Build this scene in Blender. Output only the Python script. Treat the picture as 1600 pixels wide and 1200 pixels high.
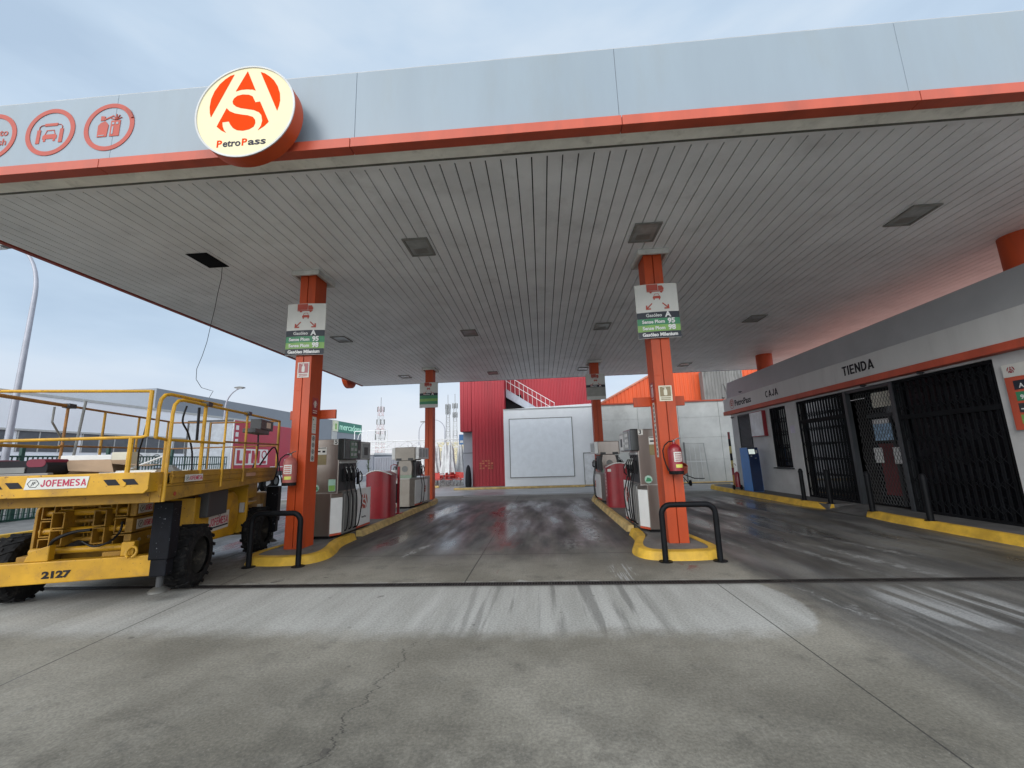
import bpy, bmesh, math, random
from mathutils import Vector, Matrix
from mathutils.geometry import tessellate_polygon
random.seed(7)
R = math.radians
for o in list(bpy.data.objects): bpy.data.objects.remove(o, do_unlink=True)
SC = bpy.context.scene
COL = SC.collection

# ------------------------------------------------------------------ camera
cam_d = bpy.data.cameras.new('camera'); cam = bpy.data.objects.new('camera', cam_d); COL.objects.link(cam)
cam_d.sensor_fit = 'HORIZONTAL'; cam_d.sensor_width = 36.0; cam_d.lens = 36.0*648.58/1600.0
cam_d.clip_start = 0.05; cam_d.clip_end = 3000
r_, u_, f_ = (0.99696, 0.072109, -0.02951), (0.041745, -0.174563, 0.983761), (-0.065786, 0.982002, 0.177043)
cam.matrix_world = Matrix(((r_[0], u_[0], -f_[0], 0), (r_[1], u_[1], -f_[1], 0), (r_[2], u_[2], -f_[2], 1.6), (0, 0, 0, 1)))
SC.camera = cam

# ------------------------------------------------------------------ world and sun (overcast early day)
SUN_EL, SUN_AZ = R(24), R(205)      # azimuth measured from +Y towards +X
w = bpy.data.worlds.new('World'); SC.world = w; w.use_nodes = True
nt = w.node_tree; nt.nodes.clear()
def wn(t, **k):
    n = nt.nodes.new(t)
    for a, b in k.items(): setattr(n, a, b)
    return n
out = wn('ShaderNodeOutputWorld'); bg = wn('ShaderNodeBackground'); bg.inputs[1].default_value = 0.096
sky = wn('ShaderNodeTexSky', sky_type='NISHITA', sun_disc=False, sun_elevation=SUN_EL, sun_rotation=SUN_AZ)
tc = wn('ShaderNodeTexCoord'); mp = wn('ShaderNodeMapping'); mp.inputs['Scale'].default_value = (1.2, 1.2, 4.0)
nt.links.new(tc.outputs['Generated'], mp.inputs[0])
nz = wn('ShaderNodeTexNoise'); nz.inputs['Scale'].default_value = 1.7; nz.inputs['Detail'].default_value = 5; nz.inputs['Roughness'].default_value = 0.52
nt.links.new(mp.outputs[0], nz.inputs['Vector'])
cr = wn('ShaderNodeValToRGB')
e = cr.color_ramp.elements; e[0].position = .32; e[0].color = (4.5, 5.75, 7.3, 1); e[1].position = .70; e[1].color = (6.7, 7.7, 8.8, 1)
e = cr.color_ramp.elements.new(.5); e.color = (5.4, 6.7, 8.2, 1)
nt.links.new(nz.outputs[0], cr.inputs[0])
sp = wn('ShaderNodeSeparateXYZ'); nt.links.new(tc.outputs['Generated'], sp.inputs[0])
hz = wn('ShaderNodeMapRange', interpolation_type='SMOOTHSTEP'); hz.inputs[1].default_value = 0.26; hz.inputs[2].default_value = 0.0
nt.links.new(sp.outputs[2], hz.inputs[0])
mxh = wn('ShaderNodeMixRGB'); mxh.inputs[2].default_value = (8.3, 8.0, 8.3, 1)
hm = wn('ShaderNodeMath', operation='MULTIPLY'); hm.inputs[1].default_value = 0.75
nt.links.new(hz.outputs[0], hm.inputs[0]); nt.links.new(hm.outputs[0], mxh.inputs[0]); nt.links.new(cr.outputs[0], mxh.inputs[1])
mx = wn('ShaderNodeMixRGB'); mx.inputs[0].default_value = 0.88
nt.links.new(sky.outputs[0], mx.inputs[1]); nt.links.new(mxh.outputs[0], mx.inputs[2])
# sky behind the camera (sun side, out of view), brightened to fill shaded fronts
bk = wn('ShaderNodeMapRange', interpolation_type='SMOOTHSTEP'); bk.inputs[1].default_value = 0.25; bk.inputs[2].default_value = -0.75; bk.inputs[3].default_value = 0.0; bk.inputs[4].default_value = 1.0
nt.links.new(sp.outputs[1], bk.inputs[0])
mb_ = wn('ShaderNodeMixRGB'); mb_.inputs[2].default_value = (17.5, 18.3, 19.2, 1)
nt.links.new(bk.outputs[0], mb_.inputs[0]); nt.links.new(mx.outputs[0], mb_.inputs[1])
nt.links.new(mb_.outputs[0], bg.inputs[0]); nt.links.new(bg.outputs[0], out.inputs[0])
sd = bpy.data.lights.new('sun', 'SUN'); sd.energy = 1.0; sd.angle = R(25); sd.color = (1.0, .97, .93)
so = bpy.data.objects.new('sun', sd); COL.objects.link(so)
dirv = Vector((math.sin(SUN_AZ)*math.cos(SUN_EL), math.cos(SUN_AZ)*math.cos(SUN_EL), math.sin(SUN_EL)))
so.rotation_euler = dirv.to_track_quat('Z', 'Y').to_euler(); so.location = (0, -20, 30)
SC.view_settings.view_transform = 'Standard'; SC.view_settings.look = 'None'
SC.view_settings.exposure = 0.24; SC.view_settings.gamma = 1.0
SC.render.engine = 'CYCLES'

# ------------------------------------------------------------------ material helpers
class NT:
    def __init__(s, name):
        s.m = bpy.data.materials.new(name); s.m.use_nodes = True; s.t = s.m.node_tree; s.b = s.t.nodes['Principled BSDF']
        s.tc = s.t.nodes.new('ShaderNodeTexCoord')
    def node(s, t, **k):
        n = s.t.nodes.new(t)
        for a, b in k.items(): setattr(n, a, b)
        return n
    def put(s, sock, v):
        if v is None: return
        if isinstance(v, bpy.types.NodeSocket): s.t.links.new(v, sock)
        else:
            if isinstance(v, (tuple, list)) and len(v) == 3 and len(sock.default_value) == 4: v = (*v, 1)
            sock.default_value = v
    def math(s, op, a, b=None, c=None):
        n = s.node('ShaderNodeMath', operation=op); s.put(n.inputs[0], a); s.put(n.inputs[1], b); s.put(n.inputs[2], c); return n.outputs[0]
    def ss(s, v, a, b):
        n = s.node('ShaderNodeMapRange', interpolation_type='SMOOTHSTEP'); s.put(n.inputs[0], v); s.put(n.inputs[1], a); s.put(n.inputs[2], b); return n.outputs[0]
    def map(s, scale=(1, 1, 1), loc=(0, 0, 0), rot=(0, 0, 0), src=None):
        n = s.node('ShaderNodeMapping'); s.put(n.inputs[0], src or s.tc.outputs['Object'])
        n.inputs['Scale'].default_value = scale; n.inputs['Location'].default_value = loc; n.inputs['Rotation'].default_value = rot; return n.outputs[0]
    def noise(s, vec, scale, detail=5, rough=.55, dist=0):
        n = s.node('ShaderNodeTexNoise'); s.put(n.inputs['Vector'], vec); n.inputs['Scale'].default_value = scale
        n.inputs['Detail'].default_value = detail; n.inputs['Roughness'].default_value = rough; n.inputs['Distortion'].default_value = dist
        return n.outputs[0]
    def mix(s, f, a, b, mode='MIX'):
        n = s.node('ShaderNodeMixRGB', blend_type=mode); s.put(n.inputs[0], f); s.put(n.inputs[1], a); s.put(n.inputs[2], b); return n.outputs[0]
    def bump(s, h, strength=.3, dist=.01):
        n = s.node('ShaderNodeBump'); s.put(n.inputs['Height'], h); n.inputs['Strength'].default_value = strength; n.inputs['Distance'].default_value = dist
        s.t.links.new(n.outputs[0], s.b.inputs['Normal'])
MATS = {}
def mat(name, col, rough=.5, metal=0, var=.12, scale=3, dirt=0, dirtcol=(.06, .05, .04), streak=False, bump=0, bscale=60, emit=None, es=0, coat=0, chips=0, chipcol=(.12, .05, .02)):
    if name in MATS: return MATS[name]
    n = NT(name); b = n.b
    v = n.map((1, 1, .18) if streak else (1, 1, 1))
    f = n.noise(v, scale, 6, .6)
    f2 = n.ss(f, .3, .75)
    dark = tuple(c*(1-var*1.6) for c in col); light = tuple(min(1, c*(1+var*.6)) for c in col)
    c = n.mix(f2, dark, light)
    if dirt:
        d = n.noise(n.map((1, 1, .25) if streak else (1, 1, 1), (3, 7, 1)), scale*2.2, 8, .65)
        c = n.mix(n.math('MULTIPLY', n.ss(d, .5, .75), dirt), c, dirtcol)
    if chips:
        d = n.noise(n.map(), 38, 3, .6); c = n.mix(n.ss(d, 1-chips, 1-chips+.03), c, chipcol)
    n.put(b.inputs['Base Color'], c)
    n.put(b.inputs['Roughness'], n.math('ADD', rough-.08, n.math('MULTIPLY', f, .18)))
    b.inputs['Metallic'].default_value = metal
    if max(col) < .03 and not coat: b.inputs['Specular IOR Level'].default_value = .18
    if coat: b.inputs['Coat Weight'].default_value = coat; b.inputs['Coat Roughness'].default_value = .15
    if bump: n.bump(n.noise(n.map(), bscale, 4, .6), bump, .006)
    if emit: n.put(b.inputs['Emission Color'], emit); b.inputs['Emission Strength'].default_value = es
    if name.startswith('lit_'): b.inputs['Specular IOR Level'].default_value = .05
    MATS[name] = n.m; return n.m

# ------------------------------------------------------------------ mesh helpers
class MB:
    def __init__(s): s.v = []; s.f = []; s.mi = []; s.m = 0
    def add(s, vs, fs, M=None):
        b = len(s.v)
        s.v += [tuple((M @ Vector(p)) if M else p) for p in vs]
        s.f += [tuple(b+i for i in f) for f in fs]; s.mi += [s.m]*len(fs); return s
    def box(s, x0, x1, y0, y1, z0, z1, M=None):
        vs = [(x, y, z) for z in (z0, z1) for y in (y0, y1) for x in (x0, x1)]
        return s.add(vs, [(0, 2, 3, 1), (4, 5, 7, 6), (0, 1, 5, 4), (2, 6, 7, 3), (0, 4, 6, 2), (1, 3, 7, 5)], M)
    def tube(s, path, r, n=10, caps=True):
        P = [Vector(p) for p in path]; rr = r if isinstance(r, (list, tuple)) else [r]*len(P)
        base = len(s.v); up = None; rings = []
        for i, p in enumerate(P):
            a = P[max(i-1, 0)]; b = P[min(i+1, len(P)-1)]; t = (b-a).normalized()
            if up is None:
                up = Vector((0, 0, 1)) if abs(t.z) < .9 else Vector((1, 0, 0))
            x = t.cross(up).normalized(); y = x.cross(t).normalized(); up = y
            rings.append([p + (x*math.cos(2*math.pi*k/n)+y*math.sin(2*math.pi*k/n))*rr[i] for k in range(n)])
        vs = [tuple(q) for ring in rings for q in ring]; fs = []
        for i in range(len(P)-1):
            for k in range(n):
                fs.append((i*n+k, i*n+(k+1) % n, (i+1)*n+(k+1) % n, (i+1)*n+k))
        if caps: fs.append(tuple(range(n-1, -1, -1))); fs.append(tuple((len(P)-1)*n+k for k in range(n)))
        return s.add(vs, fs)
    def cyl(s, p0, p1, r0, r1=None, n=24): return s.tube([p0, p1], [r0, r0 if r1 is None else r1], n)
    def prism(s, poly, O, U, V, t):
        O, U, V = Vector(O), Vector(U), Vector(V); N = U.cross(V).normalized()
        P = [O+U*a+V*b for a, b in poly]; n = len(P)
        tris = tessellate_polygon([[Vector((a, b, 0)) for a, b in poly]])
        area = sum(poly[i][0]*poly[(i+1) % n][1]-poly[(i+1) % n][0]*poly[i][1] for i in range(n))
        vs = [tuple(p+N*t) for p in P]+[tuple(p) for p in P]; fs = []
        for a, b, c in tris:
            A, B, C = (Vector(poly[i]) for i in (a, b, c))
            ccw = (B-A).x*(C-A).y-(B-A).y*(C-A).x > 0
            fs.append((a, b, c) if ccw else (a, c, b)); fs.append((n+a, n+c, n+b) if ccw else (n+a, n+b, n+c))
        for i in range(n):
            j = (i+1) % n
            fs.append((i, n+i, n+j, j) if area > 0 else (i, j, n+j, n+i))
        return s.add(vs, fs)
    def lathe(s, prof, O, axis='Z', n=32):
        vs = []; fs = []; m = len(prof)
        for k in range(n):
            a = 2*math.pi*k/n; c, q = math.cos(a), math.sin(a)
            for r, h in prof:
                p = (r*c, r*q, h) if axis == 'Z' else ((h, r*c, r*q) if axis == 'X' else (r*c, h, r*q))
                vs.append((p[0]+O[0], p[1]+O[1], p[2]+O[2]))
        for k in range(n):
            k2 = (k+1) % n
            for i in range(m-1): fs.append((k*m+i, k2*m+i, k2*m+i+1, k*m+i+1))
        return s.add(vs, fs)
    def build(s, name, m, parent=None, bevel=0, smooth=False, loc=None, seg=2):
        me = bpy.data.meshes.new(name); me.from_pydata(s.v, [], s.f); me.update()
        ms = m if isinstance(m, (list, tuple)) else [m]
        for q in ms: me.materials.append(q)
        for p, i in zip(me.polygons, s.mi): p.material_index = min(i, len(ms)-1)
        bm = bmesh.new(); bm.from_mesh(me); bmesh.ops.recalc_face_normals(bm, faces=bm.faces); bm.to_mesh(me); bm.free()
        o = bpy.data.objects.new(name, me); COL.objects.link(o); o.parent = parent
        if loc: o.location = loc
        if smooth:
            for p in me.polygons: p.use_smooth = True
            md = o.modifiers.new('es', 'EDGE_SPLIT'); md.split_angle = R(40)
        if bevel:
            md = o.modifiers.new('bv', 'BEVEL'); md.width = bevel; md.segments = seg; md.limit_method = 'ANGLE'; md.angle_limit = R(40); md.harden_normals = False
        return o
def circ(r, n=48, cx=0, cy=0, ry=None): return [(cx+r*math.cos(2*math.pi*k/n), cy+(ry or r)*math.sin(2*math.pi*k/n)) for k in range(n)]
def rrect(x0, x1, y0, y1, r, n=5):
    o = []
    for cx, cy, a in ((x1-r, y0+r, -90), (x1-r, y1-r, 0), (x0+r, y1-r, 90), (x0+r, y0+r, 180)):
        for k in range(n+1): t = R(a+90*k/n); o.append((cx+r*math.cos(t), cy+r*math.sin(t)))
    return o
def ring(mb, ro, ri, O, U, V, t, n=56):
    O, U, V = Vector(O), Vector(U), Vector(V); N = U.cross(V).normalized(); vs = []; fs = []
    for k in range(n):
        a = 2*math.pi*k/n; d = U*math.cos(a)+V*math.sin(a)
        vs += [tuple(O+d*ro+N*t), tuple(O+d*ri+N*t), tuple(O+d*ro), tuple(O+d*ri)]
    for k in range(n):
        a, b = 4*k, 4*((k+1) % n)
        fs += [(a, b, b+1, a+1), (a+2, a+3, b+3, b+2), (a, a+2, b+2, b), (a+1, b+1, b+3, a+3)]
    mb.add(vs, fs)
def text(s, size, O, U, V, m, parent, name='lettering', bold=0.0, align='CENTER', ext=.003, sx=1.0, shear=0, width=None):
    cu = bpy.data.curves.new('t', 'FONT'); cu.body = s; cu.size = size; cu.align_x = align; cu.align_y = 'CENTER'
    cu.offset = bold*size; cu.extrude = ext/2; cu.resolution_u = 3; cu.shear = shear
    to = bpy.data.objects.new('t', cu); COL.objects.link(to)
    dg = bpy.context.evaluated_depsgraph_get(); me = bpy.data.meshes.new_from_object(to.evaluated_get(dg))
    bpy.data.objects.remove(to, do_unlink=True); bpy.data.curves.remove(cu)
    O, U, V = Vector(O), Vector(U), Vector(V); N = U.cross(V)
    if width:
        a_ = min(v.co.x for v in me.vertices); b_ = max(v.co.x for v in me.vertices); sx = width/(b_-a_)
        for v in me.vertices: v.co.x -= (a_+b_)/2
    for v in me.vertices: v.co = O+U*(v.co.x*sx)+V*v.co.y+N*(v.co.z+ext/2)
    me.name = name; me.materials.clear(); me.materials.append(m)
    for p in me.polygons: p.material_index = 0
    o = bpy.data.objects.new(name, me); COL.objects.link(o); o.parent = parent; return o
def caps(s, h, O, U, V, m, parent, width, name='lettering', t=.19, ext=.003):
    """bold block capitals built from strokes, centred on O"""
    O, U, V = Vector(O), Vector(U), Vector(V); mb = MB(); x = 0; cells = []
    W = dict(I=.22, M=.88, N=.72, A=.78, O=.78, C=.70, D=.72, T=.66, E=.60, F=.58, L=.56, J=.56, S=.66)
    for ch in s: cells.append((ch, x, W[ch])); x += W[ch]+.12
    tot = x-.12; kx = width/(tot*h); lay = [0]
    def P(poly, x0):
        lay[0] += 1; mb.prism([((a+x0-tot/2)*h*kx, (b-.5)*h) for a, b in poly], O, U, V, ext+.0003*(lay[0] % 5))
    def rib(pts, x0, closed=False):
        n = len(pts); L_ = []; R_ = []
        for i in range(n):
            a = Vector(pts[(i-1) % n] if closed or i else pts[0]); b = Vector(pts[(i+1) % n] if closed or i < n-1 else pts[-1]); d = (b-a).normalized(); q = Vector((-d.y, d.x))*t/2
            p = Vector(pts[i]); L_.append(p+q); R_.append(p-q)
        for i in range(n if closed else n-1):
            j = (i+1) % n; mb.prism([((v.x+x0-tot/2)*h*kx, (v.y-.5)*h) for v in (R_[i], R_[j], L_[j], L_[i])], O, U, V, ext)
    for ch, x0, w_ in cells:
        q = t*1.02; r = t/2
        if ch in 'IEFL': P([(0, 0), (t, 0), (t, 1), (0, 1)], x0)
        if ch in 'EL': P([(t, 0), (w_, 0), (w_, t*.9), (t, t*.9)], x0)
        if ch in 'EF': P([(t, 1-t*.9), (w_, 1-t*.9), (w_, 1), (t, 1)], x0); P([(t, .42), (w_*.92, .42), (w_*.92, .42+t*.85), (t, .42+t*.85)], x0)
        if ch == 'T': P([(0, 1-t*.9), (w_, 1-t*.9), (w_, 1), (0, 1)], x0); P([(w_/2-r, 0), (w_/2+r, 0), (w_/2+r, 1-t*.9), (w_/2-r, 1-t*.9)], x0)
        if ch in 'MN': P([(0, 0), (t, 0), (t, 1), (0, 1)], x0); P([(w_-t, 0), (w_, 0), (w_, 1), (w_-t, 1)], x0)
        if ch == 'N': P([(t, 1), (t*.6, 1), (t*.6, .72), (w_-t, 0), (w_-t*.6, 0), (w_-t*.6, .28)][::-1], x0)
        if ch == 'M': P([(t*.9, 1), (t*.9, .62), (w_/2-r*.8, .12), (w_/2+r*.8, .12), (w_-t*.9, .62), (w_-t*.9, 1), (w_/2, .42)][::-1], x0)
        if ch == 'A': P([(0, 0), (q, 0), (w_/2+r, 1), (w_/2-r, 1)], x0); P([(w_-q, 0), (w_, 0), (w_/2+r, 1), (w_/2-r, 1)], x0); P([(w_*.24, .2), (w_*.76, .2), (w_*.70, .2+t*.8), (w_*.30, .2+t*.8)], x0)
        if ch == 'O': rib([(w_/2+(w_/2-r)*math.cos(R(a)), .5+(.5-r)*math.sin(R(a))) for a in range(0, 360, 15)], x0, True)
        if ch == 'C': rib([(w_/2+(w_/2-r)*math.cos(R(a)), .5+(.5-r)*math.sin(R(a))) for a in range(48, 313, 12)], x0)
        if ch == 'D': P([(0, 0), (t, 0), (t, 1), (0, 1)], x0); rib([(t, 1-r)]+[(w_*.42+(w_*.58-r)*math.cos(R(a)), .5+(.5-r)*math.sin(R(a))) for a in range(90, -91, -15)]+[(t, r)], x0)
        if ch == 'J': rib([(w_-r, 1), (w_-r, .30)]+[(w_/2+(w_/2-r)*math.cos(R(a)), .30+(.30-r)*math.sin(R(a))) for a in range(-15, -181, -15)]+[(r, .34)], x0)
        if ch == 'S': rib([(w_/2+(w_/2-r)*math.cos(R(a)), .735+(.265-r)*math.sin(R(a))) for a in range(20, 271, 14)]+[(w_/2+(w_/2-r)*math.cos(R(a)), .28+(.28-r)*math.sin(R(a))) for a in range(76, -161, -14)], x0)
    return mb.build(name, m, parent)
def tag(o, label=None, cat=None, group=None, kind=None):
    if label: o['label'] = label
    if cat: o['category'] = cat
    if group: o['group'] = group
    if kind: o['kind'] = kind
    return o
def thing(name, label, cat, loc=(0, 0, 0), rz=0, group=None):
    o = bpy.data.objects.new(name, None); COL.objects.link(o); o.location = loc; o.rotation_euler = (0, 0, rz); o.empty_display_size = .2
    return tag(o, label, cat, group)
def children(o): return [c for c in bpy.data.objects if c.parent == o]
def copy_tree(o, parent=None):
    ch = children(o); c = o.copy(); COL.objects.link(c); c.parent = parent
    for q in ch: copy_tree(q, c)
    return c
FX = (Vector((1, 0, 0)), Vector((0, 0, 1)))       # faces -Y (towards the camera)
FW = (Vector((0, -1, 0)), Vector((0, 0, 1)))      # faces -X (shop front)
FE = (Vector((0, 1, 0)), Vector((0, 0, 1)))       # faces +X

# ------------------------------------------------------------------ materials
M_or = mat('orange_paint', (.52, .064, .008), .5, var=.14, scale=1.6, dirt=.45, dirtcol=(.20, .035, .015), streak=True)
M_band = mat('orange_band', (.52, .085, .04), .5, var=.14, scale=1.5, dirt=.25, streak=True)
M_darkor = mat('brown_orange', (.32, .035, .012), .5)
M_fasc = mat('fascia_grey', (.245, .305, .355), .38, var=.06, scale=.9, dirt=.25, dirtcol=(.22, .24, .22), streak=True)
M_seam = mat('seam_dark', (.05, .055, .06), .7)
M_gut = mat('gutter_dirty_white', (.88, .87, .78), .6, var=.10, scale=2.5, dirt=.3, dirtcol=(.1, .1, .07))
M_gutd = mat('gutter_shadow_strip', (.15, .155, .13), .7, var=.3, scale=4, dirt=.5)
M_slat = mat('soffit_slat', (.83, .85, .86), .5, var=.07, scale=.9, dirt=.18, dirtcol=(.2, .19, .17), bump=.25, bscale=160)
M_dark = mat('dark_void', (.012, .012, .013), .8)
M_blk = mat('black_paint', (.006, .007, .009), .55, coat=0, var=.3, chips=.25, chipcol=(.25, .25, .25))
M_rub = mat('rubber', (.011, .011, .012), .8, var=.4, scale=8, dirt=.5, dirtcol=(.07, .065, .055))
M_hose = mat('hose_black', (.01, .01, .011), .4)
M_yk = mat('yellow_kerb_paint', (.66, .40, .04), .65, var=.2, scale=3, dirt=.35, dirtcol=(.22, .15, .05), bump=.35, bscale=40)
M_ykf = mat('faded_kerb_paint', (.60, .43, .17), .75, var=.22, scale=4, dirt=.5, dirtcol=(.2, .16, .1), bump=.35, bscale=40)
M_conc = mat('island_concrete', (.17, .165, .155), .8, var=.25, scale=2, dirt=.5, bump=.4)
M_wht = mat('white_paint', (.72, .73, .72), .4, var=.05)
M_cream = mat('cream_sticker', (.62, .6, .48), .5, var=.06)
M_red = mat('red_paint', (.27, .010, .018), .38, var=.12, coat=.3, dirt=.15)
M_pink = mat('marking_red', (.42, .07, .045), .6, var=.08)
M_steel = mat('stainless', (.34, .30, .27), .32, metal=.85, var=.12, scale=2, streak=True)
M_steel2 = mat('stainless_light', (.5, .49, .47), .35, metal=.8, var=.12, scale=2)
M_grey = mat('grey_plastic', (.18, .185, .18), .5, var=.15)
M_lgrey = mat('light_grey_plastic', (.42, .43, .42), .45, var=.08)
M_dgrey = mat('dark_grey', (.04, .042, .045), .5)
M_green = mat('label_green', (.04, .24, .11), .45)
M_lgreen = mat('label_light_green', (.22, .42, .10), .45)
M_navy = mat('label_navy', (.012, .018, .03), .45)
M_signw = mat('sign_white', (.60, .60, .56), .5, var=.05)
M_yel = mat('machine_yellow', (.58, .31, .012), .5, var=.16, scale=2.2, dirt=.6, dirtcol=(.24, .12, .03), chips=.335, chipcol=(.14, .06, .02), bump=.12, bscale=25)
M_yeld = mat('machine_yellow_shade_grime', (.38, .20, .015), .6, var=.22, scale=3, dirt=.75, dirtcol=(.12, .07, .025), chips=.345, bump=.15, bscale=25)  # base darkened for the deep shade around the folded arms, plus grime
M_rust = mat('rusty_rail', (.36, .17, .045), .65, var=.25, scale=6, dirt=.6, dirtcol=(.16, .06, .02), bump=.2)
M_deckb = mat('brown_grime', (.10, .07, .035), .75, var=.3)
M_cardb = mat('cardboard', (.36, .25, .16), .8, var=.1)
M_glass = mat('dark_glass', (.015, .018, .022), .12, var=.2); M_glass.node_tree.nodes['Principled BSDF'].inputs['IOR'].default_value = 2.3
M_blue = mat('kiosk_blue', (.05, .22, .60), .35, var=.08, coat=.3)
M_bluedk = mat('kiosk_navy', (.008, .022, .07), .3, coat=.3)
M_ink = mat('ink_black', (.02, .02, .025), .5)
M_inkred = mat('ink_red', (.45, .02, .07), .5)
M_gf = mat('fence_green', (.01, .06, .045), .5)

# ------------------------------------------------------------------ ground
def ground_material():
    n = NT('forecourt_concrete'); P = n.tc.outputs['Object']
    sx = n.node('ShaderNodeSeparateXYZ'); n.put(sx.inputs[0], P); X, Y = sx.outputs[0], sx.outputs[1]
    wob = n.math('MULTIPLY', n.math('SUBTRACT', n.noise(P, .9, 5, .6), .5), 1.6)
    wob2 = n.math('MULTIPLY', n.math('SUBTRACT', n.noise(P, 5, 5, .65), .5), .5)
    Yw = n.math('ADD', Y, n.math('ADD', wob, wob2)); 
    Xf = n.math('ADD', X, n.math('MULTIPLY', wob2, .8)); Yf = n.math('ADD', Y, n.math('ADD', n.math('MULTIPLY', wob2, .7), n.math('MULTIPLY', wob, .2)))
    coarse = n.noise(P, .55, 6, .6); mid = n.noise(P, 2.6, 8, .68); fine = n.noise(P, 45, 4, .7)
    streak = n.noise(n.map((2.1, .22, 1), rot=(0, 0, R(-6))), 1.6, 7, .6); streak2 = n.noise(n.map((4.2, .22, 1), rot=(0, 0, R(4))), 1.15, 6, .55)
    base = n.mix(n.ss(coarse, .33, .68), (.150, .140, .114), (.275, .260, .220))
    base = n.mix(n.math('MULTIPLY', n.ss(mid, .52, .72), .55), base, (.085, .082, .072))
    near = n.math('SUBTRACT', 1.0, n.ss(Yw, 1.6, 4.0)); base = n.mix(n.math('MULTIPLY', near, n.math('MULTIPLY', n.ss(n.noise(P, 1.0, 8, .68), .44, .60), .9)), base, (.070, .065, .053))
    # washed, light strip in front of the drain
    L = n.math('MULTIPLY', n.ss(Yf, 4.0, 4.42), n.math('SUBTRACT', 1.0, n.ss(Yf, 5.75, 5.9)))
    circ_r = n.math('SQRT', n.math('ADD', n.math('POWER', n.math('SUBTRACT', X, 1.4), 2), n.math('POWER', n.math('MULTIPLY', n.math('SUBTRACT', Y, 5.1), .95), 2)))
    edge = n.math('SUBTRACT', 1.0, n.ss(n.math('ADD', circ_r, n.math('MULTIPLY', wob2, .25)), 1.25, 1.32))
    left = n.math('SUBTRACT', 1.0, n.ss(X, 1.2, 1.5))
    L = n.math('MULTIPLY', L, n.math('MAXIMUM', edge, left))
    lightc = n.mix(n.ss(streak, .3, .72), (.31, .31, .288), (.425, .425, .405))
    lane = n.math('MULTIPLY', n.ss(X, -1.6, -.4), n.math('SUBTRACT', 1.0, n.ss(X, 1.0, 1.25)))
    trk = n.math('MULTIPLY', n.ss(streak2, .5, .6), n.math('MULTIPLY', lane, .75))
    lightc = n.mix(trk, lightc, (.16, .16, .15))
    base = n.mix(L, base, lightc)
    # damp area under the canopy
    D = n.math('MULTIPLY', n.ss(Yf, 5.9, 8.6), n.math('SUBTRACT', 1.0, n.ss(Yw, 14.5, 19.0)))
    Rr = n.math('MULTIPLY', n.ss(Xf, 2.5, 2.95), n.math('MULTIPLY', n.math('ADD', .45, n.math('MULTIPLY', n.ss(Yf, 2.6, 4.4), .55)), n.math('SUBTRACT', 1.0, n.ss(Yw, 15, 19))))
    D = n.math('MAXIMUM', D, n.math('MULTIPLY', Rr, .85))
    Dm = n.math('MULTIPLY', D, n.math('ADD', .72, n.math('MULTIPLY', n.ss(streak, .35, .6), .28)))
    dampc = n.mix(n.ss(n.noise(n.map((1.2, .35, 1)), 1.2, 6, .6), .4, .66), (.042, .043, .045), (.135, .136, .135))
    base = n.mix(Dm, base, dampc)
    # dried pale streaks and smears
    def blob(cx, cy, rx, ry, soft=.5, thr=None, ang=0):
        a = R(ang); dx = n.math('SUBTRACT', Xf, cx); dy = n.math('SUBTRACT', Yf, cy)
        ax = n.math('ADD', n.math('MULTIPLY', dx, math.cos(a)), n.math('MULTIPLY', dy, math.sin(a)))
        ay = n.math('SUBTRACT', n.math('MULTIPLY', dy, math.cos(a)), n.math('MULTIPLY', dx, math.sin(a)))
        d = n.math('SQRT', n.math('ADD', n.math('POWER', n.math('DIVIDE', ax, rx), 2), n.math('POWER', n.math('DIVIDE', ay, ry), 2)))
        m = n.math('SUBTRACT', 1.0, n.ss(d, soft, 1.0))
        return n.math('MULTIPLY', m, thr) if thr is not None else m
    fl = n.ss(n.noise(n.map((1, .5, 1)), 9, 6, .65), .47, .53); fl2 = n.ss(streak2, .47, .53)
    fl3 = n.ss(n.noise(n.map((16, .8, 1)), 1.6, 5, .6), .5, .56)
    white = n.math('MULTIPLY', blob(.95, 10.0, .26, 2.2, .45, fl, 3), .9)
    white = n.math('MAXIMUM', white, n.math('MULTIPLY', blob(.5, 8.3, .3, .9, .2, fl), .5))
    white = n.math('MAXIMUM', white, blob(-2.35, 7.9, .09, .75, .5, fl, -14))
    white = n.math('MAXIMUM', white, blob(1.05, 6.25, .2, .55, .55, fl3))
    for cx, cy, rx, ry, a in ((4.1, 7.3, .1, 1.9, 9), (4.7, 6.9, .12, 1.6, 12), (3.2, 8.6, .07, 1.5, 9), (5.2, 7.9, .09, 1.6, 14), (3.0, 5.0, .05, .8, 6), (3.15, 4.6, .05, .45, 5)):
        white = n.math('MAXIMUM', white, n.math('MULTIPLY', blob(cx, cy, rx, ry, .3, None, a), n.math('ADD', .12, n.math('MULTIPLY', fl, .5))))
    white = n.math('MAXIMUM', white, n.math('MULTIPLY', blob(4.1, 4.9, .75, .8, .6), n.ss(streak2, .42, .56)))
    white = n.math('MAXIMUM', white, n.math('MULTIPLY', blob(-5.2, 9.5, 1.4, 4.0, .4, fl), .7))
    base = n.mix(n.math('MULTIPLY', white, .65), base, (.40, .41, .41))
    # red paint drips
    redm = n.math('MAXIMUM', blob(-.72, 8.3, .28, .55, .2, fl), blob(2.05, 6.5, .16, .3, .2, fl))
    redm = n.math('MAXIMUM', redm, blob(-.75, 6.6, .05, .8, .2, fl2))
    base = n.mix(n.math('MULTIPLY', redm, .6), base, (.16, .025, .02))
    # tyre arcs on the right
    arc = n.math('SQRT', n.math('ADD', n.math('POWER', n.math('SUBTRACT', X, -2.5), 2), n.math('POWER', n.math('SUBTRACT', Y, 4.6), 2)))
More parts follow.
